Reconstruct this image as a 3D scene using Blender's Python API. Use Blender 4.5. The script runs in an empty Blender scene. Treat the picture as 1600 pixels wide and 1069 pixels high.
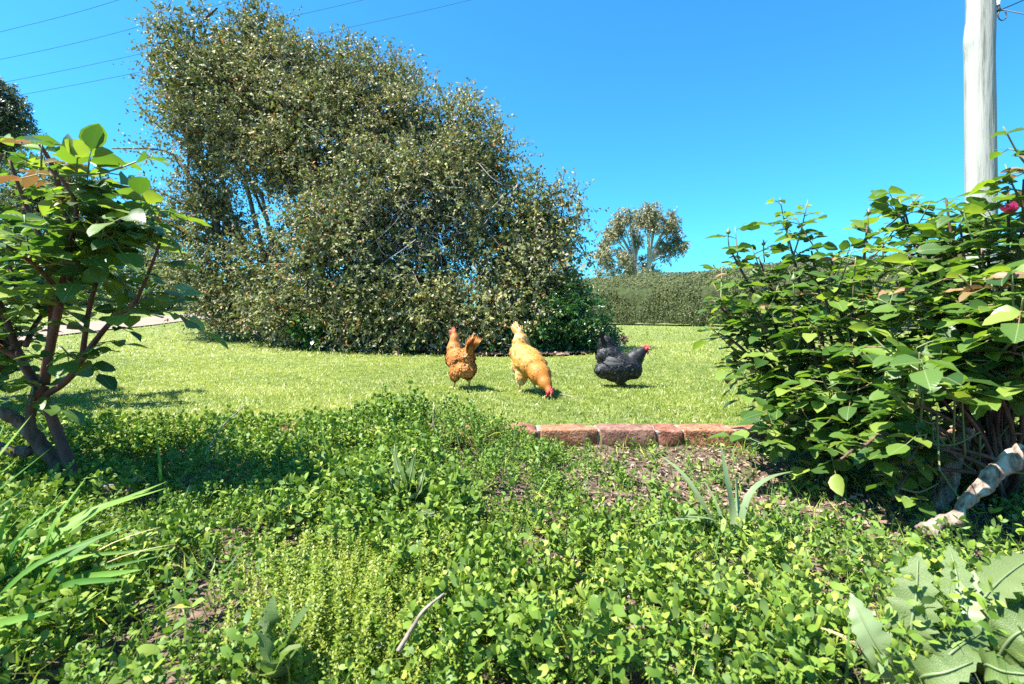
import bpy, bmesh, math
import numpy as np
from mathutils import Vector, Matrix

R = np.random.default_rng(11)
SC = bpy.context.scene
COL = SC.collection
PI = math.pi

# ------------------------------------------------------------------ camera
CAM_H = 0.50
FPX, HORX, HORY = 800.0, 800.0, 494.0          # photo pixels: focal length, centre column, horizon row
cam_d = bpy.data.cameras.new('camera')
cam = bpy.data.objects.new('camera', cam_d)
COL.objects.link(cam)
cam.location = (0, 0, CAM_H)
cam.rotation_euler = (PI / 2, 0, 0)
cam_d.sensor_width = 36.0
cam_d.lens = 18.0
cam_d.shift_y = -(534.5 - HORY) / 1600.0
cam_d.clip_start = 0.02
cam_d.clip_end = 2000
cam_d.dof.use_dof = True
cam_d.dof.focus_distance = 3.0
cam_d.dof.aperture_fstop = 11.0
SC.camera = cam

# ------------------------------------------------------------------ sky and sun
SUN_DIR = Vector((0.52, 0.15, -1.0)).normalized()     # the way the light travels
sun_el = math.asin(-SUN_DIR.z)
sun_az = math.atan2(-SUN_DIR.x, -SUN_DIR.y)           # clockwise from +Y
world = bpy.data.worlds.new('World')
SC.world = world
world.use_nodes = True
wn, wl = world.node_tree.nodes, world.node_tree.links
wn.clear()
sky = wn.new('ShaderNodeTexSky')
sky.sky_type = 'NISHITA'
sky.sun_disc = False
sky.sun_elevation = sun_el
sky.sun_rotation = sun_az % (2 * PI)
sky.altitude = 400
sky.air_density = 1.0
sky.dust_density = 1.1
sky.ozone_density = 2.5
tint = wn.new('ShaderNodeMix')
tint.data_type = 'RGBA'
tint.blend_type = 'MULTIPLY'
tint.inputs['Factor'].default_value = 1.0
tint.inputs['B'].default_value = (0.24, 0.86, 1.12, 1)
bg = wn.new('ShaderNodeBackground')
bg.inputs['Strength'].default_value = 0.078
wo = wn.new('ShaderNodeOutputWorld')
wl.new(sky.outputs[0], tint.inputs['A'])
wl.new(tint.outputs['Result'], bg.inputs['Color'])
wl.new(bg.outputs[0], wo.inputs['Surface'])

sun_d = bpy.data.lights.new('sun', 'SUN')
sun_d.energy = 5.0
sun_d.angle = math.radians(0.53)
sun_d.color = (1.0, 0.955, 0.88)
sun = bpy.data.objects.new('sun', sun_d)
COL.objects.link(sun)
sun.location = (-6, -2, 12)
sun.rotation_euler = SUN_DIR.to_track_quat('-Z', 'Y').to_euler()

SC.view_settings.view_transform = 'Standard'
SC.view_settings.look = 'None'
SC.view_settings.gamma = 1.0
SC.view_settings.use_curve_mapping = False
SC.view_settings.exposure = 1.85
SC.cycles.max_bounces = 8
SC.cycles.transmission_bounces = 4
SC.cycles.use_denoising = False


# ------------------------------------------------------------------ helpers
def P(px, py, d):
    return np.array([(px - HORX) / FPX * d, d, CAM_H + (HORY - py) / FPX * d])


def sstep(a, b, t):
    t = np.clip((np.asarray(t, float) - a) / (b - a), 0, 1)
    return t * t * (3 - 2 * t)


LAWN_Y = 2.042                                  # back edge of the bricks


def z_lawn(x, y):
    x = np.asarray(x, float); y = np.asarray(y, float)
    left = sstep(1.0, -7.0, x)
    z = 0.045 + 0.05 * sstep(3.3, 5.3, y) * (1 - 0.5 * sstep(8, 18, y) * (1 - left))
    z = z + 0.34 * left * sstep(4, 10, y)
    z = z + 0.075 * np.clip(y - 10, 0, 16) * left
    return z


def z_bed(x, y):
    x = np.asarray(x, float); y = np.asarray(y, float)
    return 0.012 * np.sin(x * 5.1 + 1.3) * np.cos(y * 4.3) + 0.006 * np.sin(x * 17 + y * 11)


def z_ground(x, y):
    return np.where(np.asarray(y) > LAWN_Y - 0.05, z_lawn(x, y), z_bed(x, y))


def G(px, py, lift=0.0):
    """the point of the ground seen at a photo pixel (ray marched)"""
    dx, dz = (px - HORX) / FPX, (HORY - py) / FPX
    d = np.arange(0.4, 60, 0.01)
    z = CAM_H + dz * d
    g = z_ground(dx * d, d) + lift
    k = np.argmax(z <= g)
    return np.array([dx * d[k], d[k], g[k]])


def unit(v):
    v = np.asarray(v, float)
    return v / np.maximum(np.linalg.norm(v, axis=-1, keepdims=True), 1e-9)


def rdir(n):
    return unit(R.normal(size=(n, 3)))


_perm = np.random.default_rng(5).random((64, 64, 64))


def noise3(p, s=1.0):
    q = np.asarray(p, float) * s
    i = np.floor(q).astype(int); f = q - i; f = f * f * (3 - 2 * f)
    out = 0
    for a in (0, 1):
        for b in (0, 1):
            for c in (0, 1):
                w = np.where(a, f[..., 0], 1 - f[..., 0]) * np.where(b, f[..., 1], 1 - f[..., 1]) * np.where(c, f[..., 2], 1 - f[..., 2])
                out = out + w * _perm[(i[..., 0] + a) % 64, (i[..., 1] + b) % 64, (i[..., 2] + c) % 64]
    return out


def mesh_tris(name, V, T, mat=None, rnd=None, smooth=False):
    V = np.ascontiguousarray(np.asarray(V, np.float32).reshape(-1, 3))
    T = np.ascontiguousarray(np.asarray(T, np.int32).reshape(-1, 3))
    me = bpy.data.meshes.new(name)
    me.vertices.add(len(V)); me.vertices.foreach_set('co', V.ravel())
    me.loops.add(len(T) * 3); me.loops.foreach_set('vertex_index', T.ravel())
    me.polygons.add(len(T))
    me.polygons.foreach_set('loop_start', np.arange(0, len(T) * 3, 3, dtype=np.int32))
    me.polygons.foreach_set('loop_total', np.full(len(T), 3, np.int32))
    if smooth:
        me.polygons.foreach_set('use_smooth', np.ones(len(T), bool))
    if rnd is not None:
        at = me.attributes.new('rnd', 'FLOAT', 'FACE')
        at.data.foreach_set('value', np.ascontiguousarray(rnd, np.float32))
    me.update()
    if mat is not None:
        me.materials.append(mat)
    return me


def link(name, data, parent=None, loc=None):
    o = bpy.data.objects.new(name, data)
    COL.objects.link(o)
    if loc is not None:
        o.location = loc
    if parent is not None:
        o.parent = parent
    return o


def tag(o, label=None, cat=None, group=None, kind=None):
    if label: o['label'] = label
    if cat: o['category'] = cat
    if group: o['group'] = group
    if kind: o['kind'] = kind
    return o


def empty(name, loc, label, cat, group=None, rz=0.0):
    o = bpy.data.objects.new(name, None)
    o.empty_display_size = 0.1
    COL.objects.link(o)
    o.location = loc
    o.rotation_euler = (0, 0, rz)
    return tag(o, label, cat, group)


class MB:
    """collects triangles"""
    def __init__(s):
        s.v, s.t, s.r, s.n = [], [], [], 0

    def add(s, V, T, r=0.5):
        V = np.asarray(V, float).reshape(-1, 3); T = np.asarray(T, int).reshape(-1, 3)
        s.v.append(V); s.t.append(T + s.n); s.n += len(V)
        s.r.append(np.full(len(T), r) if np.isscalar(r) else np.asarray(r, float))

    def tube(s, pts, rad, sides=6, r=0.5, cap=True):
        pts = np.asarray(pts, float); n = len(pts)
        rad = np.interp(np.linspace(0, 1, n), np.linspace(0, 1, len(np.atleast_1d(rad))), np.atleast_1d(rad))
        tan = unit(np.gradient(pts, axis=0))
        ref = np.array([0.3, 0.9, 0.2]) if abs(tan[0, 2]) > 0.8 else np.array([0, 0, 1.0])
        V = []
        u = unit(np.cross(tan[0], ref))
        for i in range(n):
            u = unit(u - tan[i] * np.dot(u, tan[i])); w = np.cross(tan[i], u)
            a = np.arange(sides) * 2 * PI / sides
            V.append(pts[i] + rad[i] * (np.cos(a)[:, None] * u + np.sin(a)[:, None] * w))
        V = np.concatenate(V)
        T = []
        for i in range(n - 1):
            for j in range(sides):
                a, b = i * sides + j, i * sides + (j + 1) % sides
                T += [(a, b, b + sides), (a, b + sides, a + sides)]
        if cap:
            V = np.concatenate([V, pts[:1], pts[-1:]])
            c0, c1 = n * sides, n * sides + 1
            for j in range(sides):
                T.append((c0, (j + 1) % sides, j))
                T.append((c1, (n - 1) * sides + j, (n - 1) * sides + (j + 1) % sides))
        s.add(V, T, r)

    def inst(s, tv, tt, M, pos, rnd):
        """many copies of a template; M (K,3,3), pos (K,3), rnd (K,)"""
        K, nv = len(pos), len(tv)
        V = np.einsum('kij,nj->kni', M, tv) + pos[:, None, :]
        T = tt[None] + (np.arange(K) * nv)[:, None, None]
        s.add(V.reshape(-1, 3), T.reshape(-1, 3), np.repeat(rnd, len(tt)))

    def mesh(s, name, mat, smooth=False):
        return mesh_tris(name, np.concatenate(s.v), np.concatenate(s.t), mat, np.concatenate(s.r), smooth)

    def build(s, name, mat, parent=None, smooth=False, kind=None):
        o = link(name, s.mesh(name, mat, smooth), parent)
        if kind: o['kind'] = kind
        return o


def frames(axis, nrm, size, wid=1.0):
    """matrices with columns side, axis, normal"""
    a = unit(axis)
    sd = unit(np.cross(a, nrm))
    n2 = np.cross(sd, a)
    size = np.asarray(size, float).reshape(-1, 1)
    return np.stack([sd * size * np.asarray(wid).reshape(-1, 1), a * size, n2 * size], axis=-1)


def smooth_path(ctrl, n=12):
    """Catmull-Rom through control points"""
    c = np.asarray(ctrl, float)
    c = np.vstack([2 * c[0] - c[1], c, 2 * c[-1] - c[-2]])
    out = []
    m = len(c) - 3
    per = max(2, n // m)
    for i in range(m):
        p0, p1, p2, p3 = c[i:i + 4]
        for t in np.linspace(0, 1, per, endpoint=(i == m - 1)):
            out.append(0.5 * ((2 * p1) + (-p0 + p2) * t + (2 * p0 - 5 * p1 + 4 * p2 - p3) * t * t + (-p0 + 3 * p1 - 3 * p2 + p3) * t ** 3))
    return np.array(out)


# leaf templates: x side, y length, z normal
DIAM_V = np.array([[0, 0, 0], [-0.24, 0.5, 0.08], [0.24, 0.5, 0.08], [0, 1, -0.06]])
DIAM_T = np.array([[0, 2, 1], [1, 2, 3]])
HEX_V = np.array([[0, 0, 0], [-0.24, 0.42, 0.06], [0.24, 0.42, 0.06], [-0.2, 0.75, 0.05], [0.2, 0.75, 0.05], [0, 1, -0.04]])
HEX_T = np.array([[0, 2, 1], [1, 2, 4], [1, 4, 3], [3, 4, 5]])


def leaflet_template(width=0.72, fold=0.12, droop=0.22, wave=0.0):
    st = [(0.0, 0.0), (0.14, 0.28), (0.36, 0.47), (0.62, 0.44), (0.84, 0.24), (1.0, 0.0)]
    V, T = [], []
    for i, (t, w) in enumerate(st):
        zc = -droop * t * t
        if 0 < i < 5:
            wz = wave * (1 if i % 2 else -1)
            V += [(-w * width, t, zc + fold * w + wz), (0, t, zc), (w * width, t, zc + fold * w - wz)]
        else:
            V += [(0, t, zc)]
    # indices: 0 base, then triples 1..12, then tip 13
    T += [(0, 2, 1), (0, 3, 2)]
    for k in range(3):
        a = 1 + 3 * k; b = a + 3
        T += [(a, a + 1, b + 1), (a, b + 1, b), (a + 1, a + 2, b + 2), (a + 1, b + 2, b + 1)]
    T += [(10, 11, 13), (11, 12, 13)]
    return np.array(V, float), np.array(T)


# ------------------------------------------------------------------ materials
def newmat(name):
    m = bpy.data.materials.new(name)
    m.use_nodes = True
    nt = m.node_tree
    b = nt.nodes['Principled BSDF']
    return m, nt, nt.nodes, nt.links, b, nt.nodes['Material Output']


def ramp(nodes, cols):
    r = nodes.new('ShaderNodeValToRGB')
    e = r.color_ramp.elements
    while len(e) < len(cols):
        e.new(0.5)
    for i, c in enumerate(cols):
        pos, col = c if isinstance(c[1], (tuple, list)) else (i / max(1, len(cols) - 1), c)
        e[i].position = pos
        e[i].color = (*col, 1)
    return r


def leafmat(name, cols, back=None, rough=0.42, trans=0.32, spec=0.5, obj_random=False, tgain=(1.6, 1.9, 0.7), bump=0.0, veins=0.0):
    m, nt, N, L, b, out = newmat(name)
    if obj_random:
        src = N.new('ShaderNodeObjectInfo').outputs['Random']
    else:
        a = N.new('ShaderNodeAttribute'); a.attribute_name = 'rnd'
        src = a.outputs['Fac']
    r = ramp(N, cols); L.new(src, r.inputs[0])
    col = r.outputs[0]
    if back is not None:
        g = N.new('ShaderNodeNewGeometry')
        r2 = ramp(N, back); L.new(src, r2.inputs[0])
        mx = N.new('ShaderNodeMix'); mx.data_type = 'RGBA'
        L.new(g.outputs['Backfacing'], mx.inputs['Factor'])
        L.new(col, mx.inputs['A']); L.new(r2.outputs[0], mx.inputs['B'])
        col = mx.outputs['Result']
    L.new(col, b.inputs['Base Color'])
    b.inputs['Roughness'].default_value = rough
    b.inputs['Specular IOR Level'].default_value = spec
    t = N.new('ShaderNodeBsdfTranslucent')
    tm = N.new('ShaderNodeMix'); tm.data_type = 'RGBA'; tm.blend_type = 'MULTIPLY'; tm.inputs['Factor'].default_value = 1
    L.new(r.outputs[0], tm.inputs['A']); tm.inputs['B'].default_value = (*tgain, 1)
    L.new(tm.outputs['Result'], t.inputs['Color'])
    ms = N.new('ShaderNodeMixShader'); ms.inputs[0].default_value = trans
    L.new(b.outputs[0], ms.inputs[1]); L.new(t.outputs[0], ms.inputs[2])
    L.new(ms.outputs[0], out.inputs['Surface'])
    if veins:
        tc = N.new('ShaderNodeTexCoord'); sx = N.new('ShaderNodeSeparateXYZ'); L.new(tc.outputs['Object'], sx.inputs[0])

        def mt(op, a, b_):
            q = N.new('ShaderNodeMath'); q.operation = op
            for i_, v_ in enumerate((a, b_)):
                if isinstance(v_, (int, float)): q.inputs[i_].default_value = v_
                else: L.new(v_, q.inputs[i_])
            return q.outputs[0]
        ab = mt('ABSOLUTE', sx.outputs[0], 0)
        vein = mt('SINE', mt('MULTIPLY', mt('SUBTRACT', sx.outputs[1], mt('MULTIPLY', ab, 0.8)), 55.0), 0)
        rib = mt('LESS_THAN', ab, 0.014)
        hgt = mt('ADD', mt('MULTIPLY', vein, 0.5), mt('MULTIPLY', rib, -2.0))
        mxr = N.new('ShaderNodeMix'); mxr.data_type = 'RGBA'
        L.new(mt('MULTIPLY', rib, 0.45), mxr.inputs['Factor']); L.new(col, mxr.inputs['A']); mxr.inputs['B'].default_value = (0.26, 0.31, 0.12, 1)
        L.new(mxr.outputs['Result'], b.inputs['Base Color'])
        bm = N.new('ShaderNodeBump'); bm.inputs['Strength'].default_value = veins; bm.inputs['Distance'].default_value = 0.0015
        L.new(hgt, bm.inputs['Height']); L.new(bm.outputs[0], b.inputs['Normal'])
    elif bump:
        tx = N.new('ShaderNodeTexNoise'); tx.inputs['Scale'].default_value = 60
        bm = N.new('ShaderNodeBump'); bm.inputs['Strength'].default_value = bump; bm.inputs['Distance'].default_value = 0.002
        L.new(tx.outputs[0], bm.inputs['Height']); L.new(bm.outputs[0], b.inputs['Normal'])
    return m


def noisemat(name, cols, scale=8.0, detail=8.0, rough=0.85, bump=0.4, bump_scale=None, stretch=(1, 1, 1), dist=0.01, spec=0.3):
    m, nt, N, L, b, out = newmat(name)
    tc = N.new('ShaderNodeTexCoord'); mp = N.new('ShaderNodeMapping')
    mp.inputs['Scale'].default_value = stretch
    L.new(tc.outputs['Object'], mp.inputs['Vector'])
    tx = N.new('ShaderNodeTexNoise'); tx.inputs['Scale'].default_value = scale; tx.inputs['Detail'].default_value = detail
    tx.inputs['Roughness'].default_value = 0.65
    L.new(mp.outputs[0], tx.inputs['Vector'])
    r = ramp(N, cols); L.new(tx.outputs[0], r.inputs[0]); L.new(r.outputs[0], b.inputs['Base Color'])
    b.inputs['Roughness'].default_value = rough
    b.inputs['Specular IOR Level'].default_value = spec
    if bump:
        t2 = N.new('ShaderNodeTexNoise'); t2.inputs['Scale'].default_value = bump_scale or scale * 3; t2.inputs['Detail'].default_value = 6
        L.new(mp.outputs[0], t2.inputs['Vector'])
        bm = N.new('ShaderNodeBump'); bm.inputs['Strength'].default_value = bump; bm.inputs['Distance'].default_value = dist
        L.new(t2.outputs[0], bm.inputs['Height']); L.new(bm.outputs[0], b.inputs['Normal'])
    return m


def plain(name, col, rough=0.5, spec=0.5, metallic=0.0):
    m, nt, N, L, b, out = newmat(name)
    b.inputs['Base Color'].default_value = (*col, 1)
    b.inputs['Roughness'].default_value = rough
    b.inputs['Specular IOR Level'].default_value = spec
    b.inputs['Metallic'].default_value = metallic
    return m


M_SOIL = noisemat('mulch_soil', [(0.35, (0.03, 0.02, 0.014)), (0.5, (0.1, 0.066, 0.046)), (0.65, (0.19, 0.135, 0.1))], 40, 10, 0.95, 0.8, 90, dist=0.01)
M_LAWN = noisemat('lawn_ground', [(0.35, (0.06, 0.085, 0.018)), (0.5, (0.13, 0.165, 0.034)), (0.66, (0.22, 0.225, 0.07))], 9, 12, 0.9, 0.8, 160, dist=0.012)
M_PATH = noisemat('path_concrete', [(0.3, (0.17, 0.128, 0.1)), (0.7, (0.25, 0.195, 0.155))], 6, 10, 0.9, 0.3, 120, dist=0.004)
M_GRASS = leafmat('grass', [(0.0, (0.078, 0.12, 0.014)), (0.45, (0.17, 0.22, 0.026)), (0.8, (0.27, 0.3, 0.055)), (1.0, (0.4, 0.37, 0.16))], rough=0.45, trans=0.35, tgain=(1.5, 1.6, 0.8))
M_CHIP = leafmat('mulch_chips', [(0, (0.06, 0.035, 0.025)), (0.4, (0.22, 0.145, 0.105)), (0.8, (0.26, 0.185, 0.14)), (1, (0.34, 0.27, 0.2))], rough=0.9, trans=0.0, spec=0.2)
M_WEED = leafmat('ground_cover', [(0, (0.02, 0.052, 0.008)), (0.35, (0.07, 0.135, 0.015)), (0.75, (0.155, 0.235, 0.03)), (1, (0.3, 0.33, 0.06))],
                 back=[(0, (0.05, 0.1, 0.025)), (1, (0.15, 0.22, 0.06))], rough=0.55, trans=0.17, spec=0.25)
M_WEED2 = leafmat('bindweed', [(0, (0.06, 0.13, 0.02)), (0.5, (0.11, 0.19, 0.03)), (0.85, (0.18, 0.26, 0.045)), (1, (0.36, 0.33, 0.05))],
                  back=[(0, (0.1, 0.18, 0.08)), (1, (0.2, 0.28, 0.1))], rough=0.55, trans=0.22, spec=0.25)
M_SPIKE = leafmat('spike_weed', [(0, (0.09, 0.16, 0.016)), (0.6, (0.19, 0.26, 0.028)), (1, (0.34, 0.34, 0.045))], rough=0.5, trans=0.35, tgain=(1.3, 1.4, 0.6))
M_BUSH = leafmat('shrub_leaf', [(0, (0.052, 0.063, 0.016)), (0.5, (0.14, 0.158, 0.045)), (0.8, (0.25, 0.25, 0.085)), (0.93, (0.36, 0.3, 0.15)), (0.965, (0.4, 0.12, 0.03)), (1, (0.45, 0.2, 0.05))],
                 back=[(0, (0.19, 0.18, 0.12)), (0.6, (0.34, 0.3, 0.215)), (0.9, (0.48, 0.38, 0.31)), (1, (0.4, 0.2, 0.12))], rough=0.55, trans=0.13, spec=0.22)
M_DKBUSH = leafmat('dark_shrub_leaf', [(0, (0.015, 0.05, 0.012)), (0.6, (0.035, 0.1, 0.02)), (1, (0.08, 0.17, 0.03))], rough=0.32, trans=0.2)
M_BGBUSH = leafmat('garden_shrub_leaf', [(0, (0.04, 0.075, 0.02)), (0.5, (0.09, 0.13, 0.04)), (1, (0.18, 0.2, 0.07))], rough=0.45, trans=0.25)
M_GUM = leafmat('gum_leaf', [(0, (0.12, 0.125, 0.06)), (0.5, (0.24, 0.23, 0.12)), (1, (0.38, 0.31, 0.18))], rough=0.45, trans=0.2, tgain=(1.3, 1.3, 0.8))
M_PINE = leafmat('left_tree_leaf', [(0, (0.035, 0.05, 0.03)), (0.6, (0.08, 0.1, 0.05)), (1, (0.16, 0.16, 0.08))], rough=0.5, trans=0.15)
M_HEDGE = leafmat('hedge_leaf', [(0, (0.035, 0.045, 0.014)), (0.5, (0.085, 0.095, 0.028)), (1, (0.16, 0.165, 0.05))], rough=0.7, trans=0.2)
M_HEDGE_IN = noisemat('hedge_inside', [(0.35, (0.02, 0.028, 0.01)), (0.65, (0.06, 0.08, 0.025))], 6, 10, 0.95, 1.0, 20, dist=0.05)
M_ROSE_S = [(0, (0.028, 0.066, 0.014)), (0.4, (0.062, 0.122, 0.022)), (0.75, (0.115, 0.185, 0.032)), (1, (0.21, 0.265, 0.045))]
M_ROSE_B = [(0, (0.06, 0.12, 0.05)), (0.6, (0.11, 0.17, 0.07)), (1, (0.19, 0.2, 0.1))]
M_ROSE = leafmat('rose_leaf', M_ROSE_S, back=M_ROSE_B, rough=0.4, trans=0.3, spec=0.42, obj_random=True, tgain=(2.0, 2.2, 0.6), veins=0.18)
M_ROSE_A = leafmat('rose_foliage', M_ROSE_S, back=M_ROSE_B, rough=0.4, trans=0.3, spec=0.42, tgain=(2.0, 2.2, 0.6))
M_ROSE_Y = leafmat('rose_young_leaf', [(0, (0.2, 0.1, 0.05)), (0.6, (0.16, 0.17, 0.05)), (1, (0.3, 0.13, 0.09))],
                   back=[(0, (0.29, 0.16, 0.13)), (1, (0.33, 0.22, 0.16))], rough=0.5, trans=0.25, obj_random=True, tgain=(1.4, 1.2, 0.7))
M_STEMG = leafmat('rose_green_stem', [(0, (0.1, 0.16, 0.05)), (0.6, (0.16, 0.17, 0.06)), (1, (0.22, 0.1, 0.06))], rough=0.5, trans=0.0)
M_CANE = noisemat('rose_cane_bark', [(0.3, (0.06, 0.022, 0.016)), (0.6, (0.15, 0.055, 0.04)), (0.8, (0.3, 0.17, 0.12))], 18, 6, 0.6, 0.5, 60, stretch=(1, 1, 0.4), dist=0.004)
M_OLDWOOD = noisemat('old_rose_wood', [(0.38, (0.06, 0.04, 0.03)), (0.5, (0.2, 0.15, 0.115)), (0.62, (0.38, 0.31, 0.25))], 60, 8, 0.9, 1.0, 60, stretch=(1, 1, 0.35), dist=0.006)
M_OLDDARK = noisemat('old_dark_rose_wood', [(0.3, (0.04, 0.022, 0.016)), (0.55, (0.12, 0.07, 0.05)), (0.8, (0.26, 0.19, 0.15))], 30, 8, 0.9, 1.0, 60, stretch=(1, 1, 0.35), dist=0.006)
M_BARK = noisemat('shrub_bark', [(0.3, (0.05, 0.042, 0.035)), (0.7, (0.17, 0.145, 0.125))], 20, 8, 0.9, 0.6, 50)
M_TWIG = leafmat('grey_twig', [(0, (0.1, 0.085, 0.075)), (0.6, (0.26, 0.235, 0.22)), (1, (0.4, 0.37, 0.35))], rough=0.8, trans=0)
M_GUMBARK = noisemat('gum_bark', [(0.3, (0.3, 0.26, 0.22)), (0.7, (0.55, 0.5, 0.44))], 3, 6, 0.8, 0.2)
M_STRAP = leafmat('strap_leaf', [(0, (0.05, 0.14, 0.02)), (0.5, (0.11, 0.23, 0.035)), (1, (0.22, 0.33, 0.06))], rough=0.55, trans=0.35, spec=0.25, obj_random=True)
M_PALEG = leafmat('pale_blade', [(0, (0.15, 0.22, 0.1)), (1, (0.22, 0.28, 0.13))], rough=0.45, trans=0.3, obj_random=True, tgain=(1.3, 1.4, 0.8))
M_LETT = leafmat('prickly_leaf', [(0, (0.085, 0.14, 0.035)), (0.6, (0.12, 0.18, 0.05)), (1, (0.16, 0.21, 0.075))], rough=0.5, trans=0.35, obj_random=True, tgain=(1.3, 1.5, 0.7), bump=0.5)
M_DRY = leafmat('dry_blade', [(0, (0.35, 0.26, 0.12)), (1, (0.48, 0.4, 0.22))], rough=0.6, trans=0.25, obj_random=True, tgain=(1.2, 1.1, 0.8))
M_DEAD = noisemat('dead_wood', [(0.35, (0.16, 0.12, 0.09)), (0.65, (0.38, 0.32, 0.26))], 30, 6, 0.85, 0.4, 90)
M_PETAL = plain('white_petal', (0.85, 0.82, 0.76), 0.6)


# ------------------------------------------------------------------ ground
def sheet(name, xs, ys, zf, mat):
    X, Y = np.meshgrid(xs, ys)
    V = np.stack([X, Y, zf(X, Y)], -1).reshape(-1, 3)
    nx, ny = len(xs), len(ys)
    i = np.arange(nx - 1)[None] + nx * np.arange(ny - 1)[:, None]
    i = i.ravel()
    T = np.concatenate([np.stack([i, i + 1, i + nx + 1], 1), np.stack([i, i + nx + 1, i + nx], 1)])
    o = link(name, mesh_tris(name, V, T, mat, smooth=True))
    return tag(o, kind='structure')


def bed_rough(x, y):
    p = np.stack([x, y, np.zeros_like(x)], -1)
    return z_bed(x, y) + 0.02 * (noise3(p, 14) - 0.5) + 0.012 * (noise3(p, 45) - 0.5)


sheet('garden_bed', np.linspace(-4, 4, 261), np.linspace(-2.5, 2.03, 131), bed_rough, M_SOIL)
gx = np.concatenate([[-500, -200, -90, -45], np.linspace(-26, 26, 131), [45, 90, 200, 500]])
gy = np.concatenate([np.linspace(LAWN_Y - 0.03, 12, 60), np.linspace(12.5, 34, 40), [45, 70, 120, 250, 700]])
sheet('lawn', gx, gy, lambda x, y: z_lawn(x, y) - 0.006, M_LAWN)
# ground behind the camera, a little lower than the bed
sheet('ground', np.linspace(-60, 60, 9), np.linspace(-60, -2.4, 7), lambda x, y: 0 * x - 0.03, M_SOIL)

# path on the left, pale concrete
front = [G(a, b) for a, b in ((-260, 585), (-120, 560), (0, 540), (69, 528), (150, 518), (244, 508), (310, 500.5), (352, 497))]
back = [G(a, b) for a, b in ((-260, 555), (-120, 537), (0, 520.5), (69, 511), (150, 502.5), (244, 495), (310, 489.5), (352, 487))]
fr, bk = smooth_path(front, 42), smooth_path(back, 42)
V, T = [], []
for k, (a, b) in enumerate(zip(fr, bk)):
    for u in np.linspace(0, 1, 5):
        q = a * (1 - u) + b * u
        V.append((q[0], q[1], float(z_lawn(q[0], q[1])) + 0.012))
for k in range(len(fr) - 1):
    for j in range(4):
        a = k * 5 + j
        T += [(a, a + 5, a + 6), (a, a + 6, a + 1)]
tag(link('path', mesh_tris('path', V, T, M_PATH)), kind='structure')
PATH_POLY = np.array([f[:2] for f in fr] + [b[:2] for b in bk[::-1]])


def in_poly(x, y, poly):
    inside = np.zeros(len(x), bool)
    j = len(poly) - 1
    for i in range(len(poly)):
        xi, yi = poly[i]; xj, yj = poly[j]
        c = ((yi > y) != (yj > y)) & (x < (xj - xi) * (y - yi) / (yj - yi + 1e-12) + xi)
        inside ^= c
        j = i
    return inside


# mulch under the big shrub
MUL_EDGE = np.array([G(a, b)[:2] for a, b in ((320, 506), (350, 521), (420, 526), (480, 534), (560, 545), (640, 552), (740, 557), (860, 558), (940, 553), (975, 540), (985, 526))]
                    + [[1.6, 9.5], [-1.5, 11.0], [-5.2, 10.2]])
mx, my = np.meshgrid(np.linspace(-6, 2.5, 90), np.linspace(4, 11.5, 80))
ins = in_poly(mx.ravel(), my.ravel(), MUL_EDGE).reshape(mx.shape)
V = np.stack([mx, my, z_lawn(mx, my) + 0.012 + 0.03 * (noise3(np.stack([mx, my, 0 * mx], -1), 6) - 0.4)], -1).reshape(-1, 3)
T = []
for i in range(79):
    for j in range(89):
        if ins[i, j] and ins[i + 1, j] and ins[i, j + 1] and ins[i + 1, j + 1]:
            a = i * 90 + j
            T += [(a, a + 1, a + 91), (a, a + 91, a + 90)]
tag(link('mulch_bed', mesh_tris('mulch_bed', V, T, M_SOIL)), kind='structure')

# ------------------------------------------------------------------ lawn grass
BL_V = np.array([[-0.5, 0, 0], [0.5, 0, 0], [-0.4, 0.55, 0.0], [0.4, 0.55, 0.0], [0, 1, -0.18]])
BL_T = np.array([[0, 1, 3], [0, 3, 2], [2, 3, 4]])


def grass(n, d0, d1, pw, lo, hi, wlo, whi, mb):
    u = R.random(n)
    d = (d0 ** pw + u * (d1 ** pw - d0 ** pw)) ** (1 / pw)
    x = R.uniform(-1.16, 1.16, n) * d
    ok = ~in_poly(x, d, PATH_POLY)
    m = in_poly(x, d, MUL_EDGE)
    ok &= ~m | (R.random(n) < 0.02)
    pn = noise3(np.stack([x, d, 0 * x], -1), 2.2)
    # thin, worn strips in the far lawn
    ok &= R.random(n) < 0.55 + 0.9 * pn
    x, d, pn = x[ok], d[ok], pn[ok]
    n = len(x)
    pos = np.stack([x, d, z_lawn(x, d) - 0.004], -1)
    yaw = R.uniform(0, 2 * PI, n)
    lean = R.uniform(0.3, 1.4, n)
    ax = np.stack([np.cos(yaw) * np.sin(lean), np.sin(yaw) * np.sin(lean), np.cos(lean)], -1)
    nr = unit(np.stack([-np.cos(yaw) * np.cos(lean), -np.sin(yaw) * np.cos(lean), np.sin(lean)], -1) + 0.35 * R.normal(size=(n, 3)))
    ln = R.uniform(lo, hi, n)
    wd = R.uniform(wlo, whi, n) / ln
    big = noise3(np.stack([x, d, 0 * x + 7], -1), 0.55)
    rn = np.clip(0.18 + 0.5 * R.random(n) + 0.55 * (pn - 0.5) + 0.6 * (big - 0.5), 0, 0.9)
    rn = np.where(R.random(n) < 0.05, R.uniform(0.9, 1, n), rn)
    mb.inst(BL_V, BL_T, frames(ax, nr, ln, wd), pos, rn)


mb = MB()
grass(150000, LAWN_Y, 5.0, 1.0, 0.012, 0.031, 0.0024, 0.005, mb)
grass(65000, 5.0, 11, 0.9, 0.02, 0.045, 0.005, 0.010, mb)
grass(40000, 11, 32, 0.8, 0.03, 0.055, 0.012, 0.026, mb)
go = mb.build('grass', M_GRASS)
tag(go, 'short bright green lawn grass around the hens', 'grass', kind='stuff')

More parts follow.
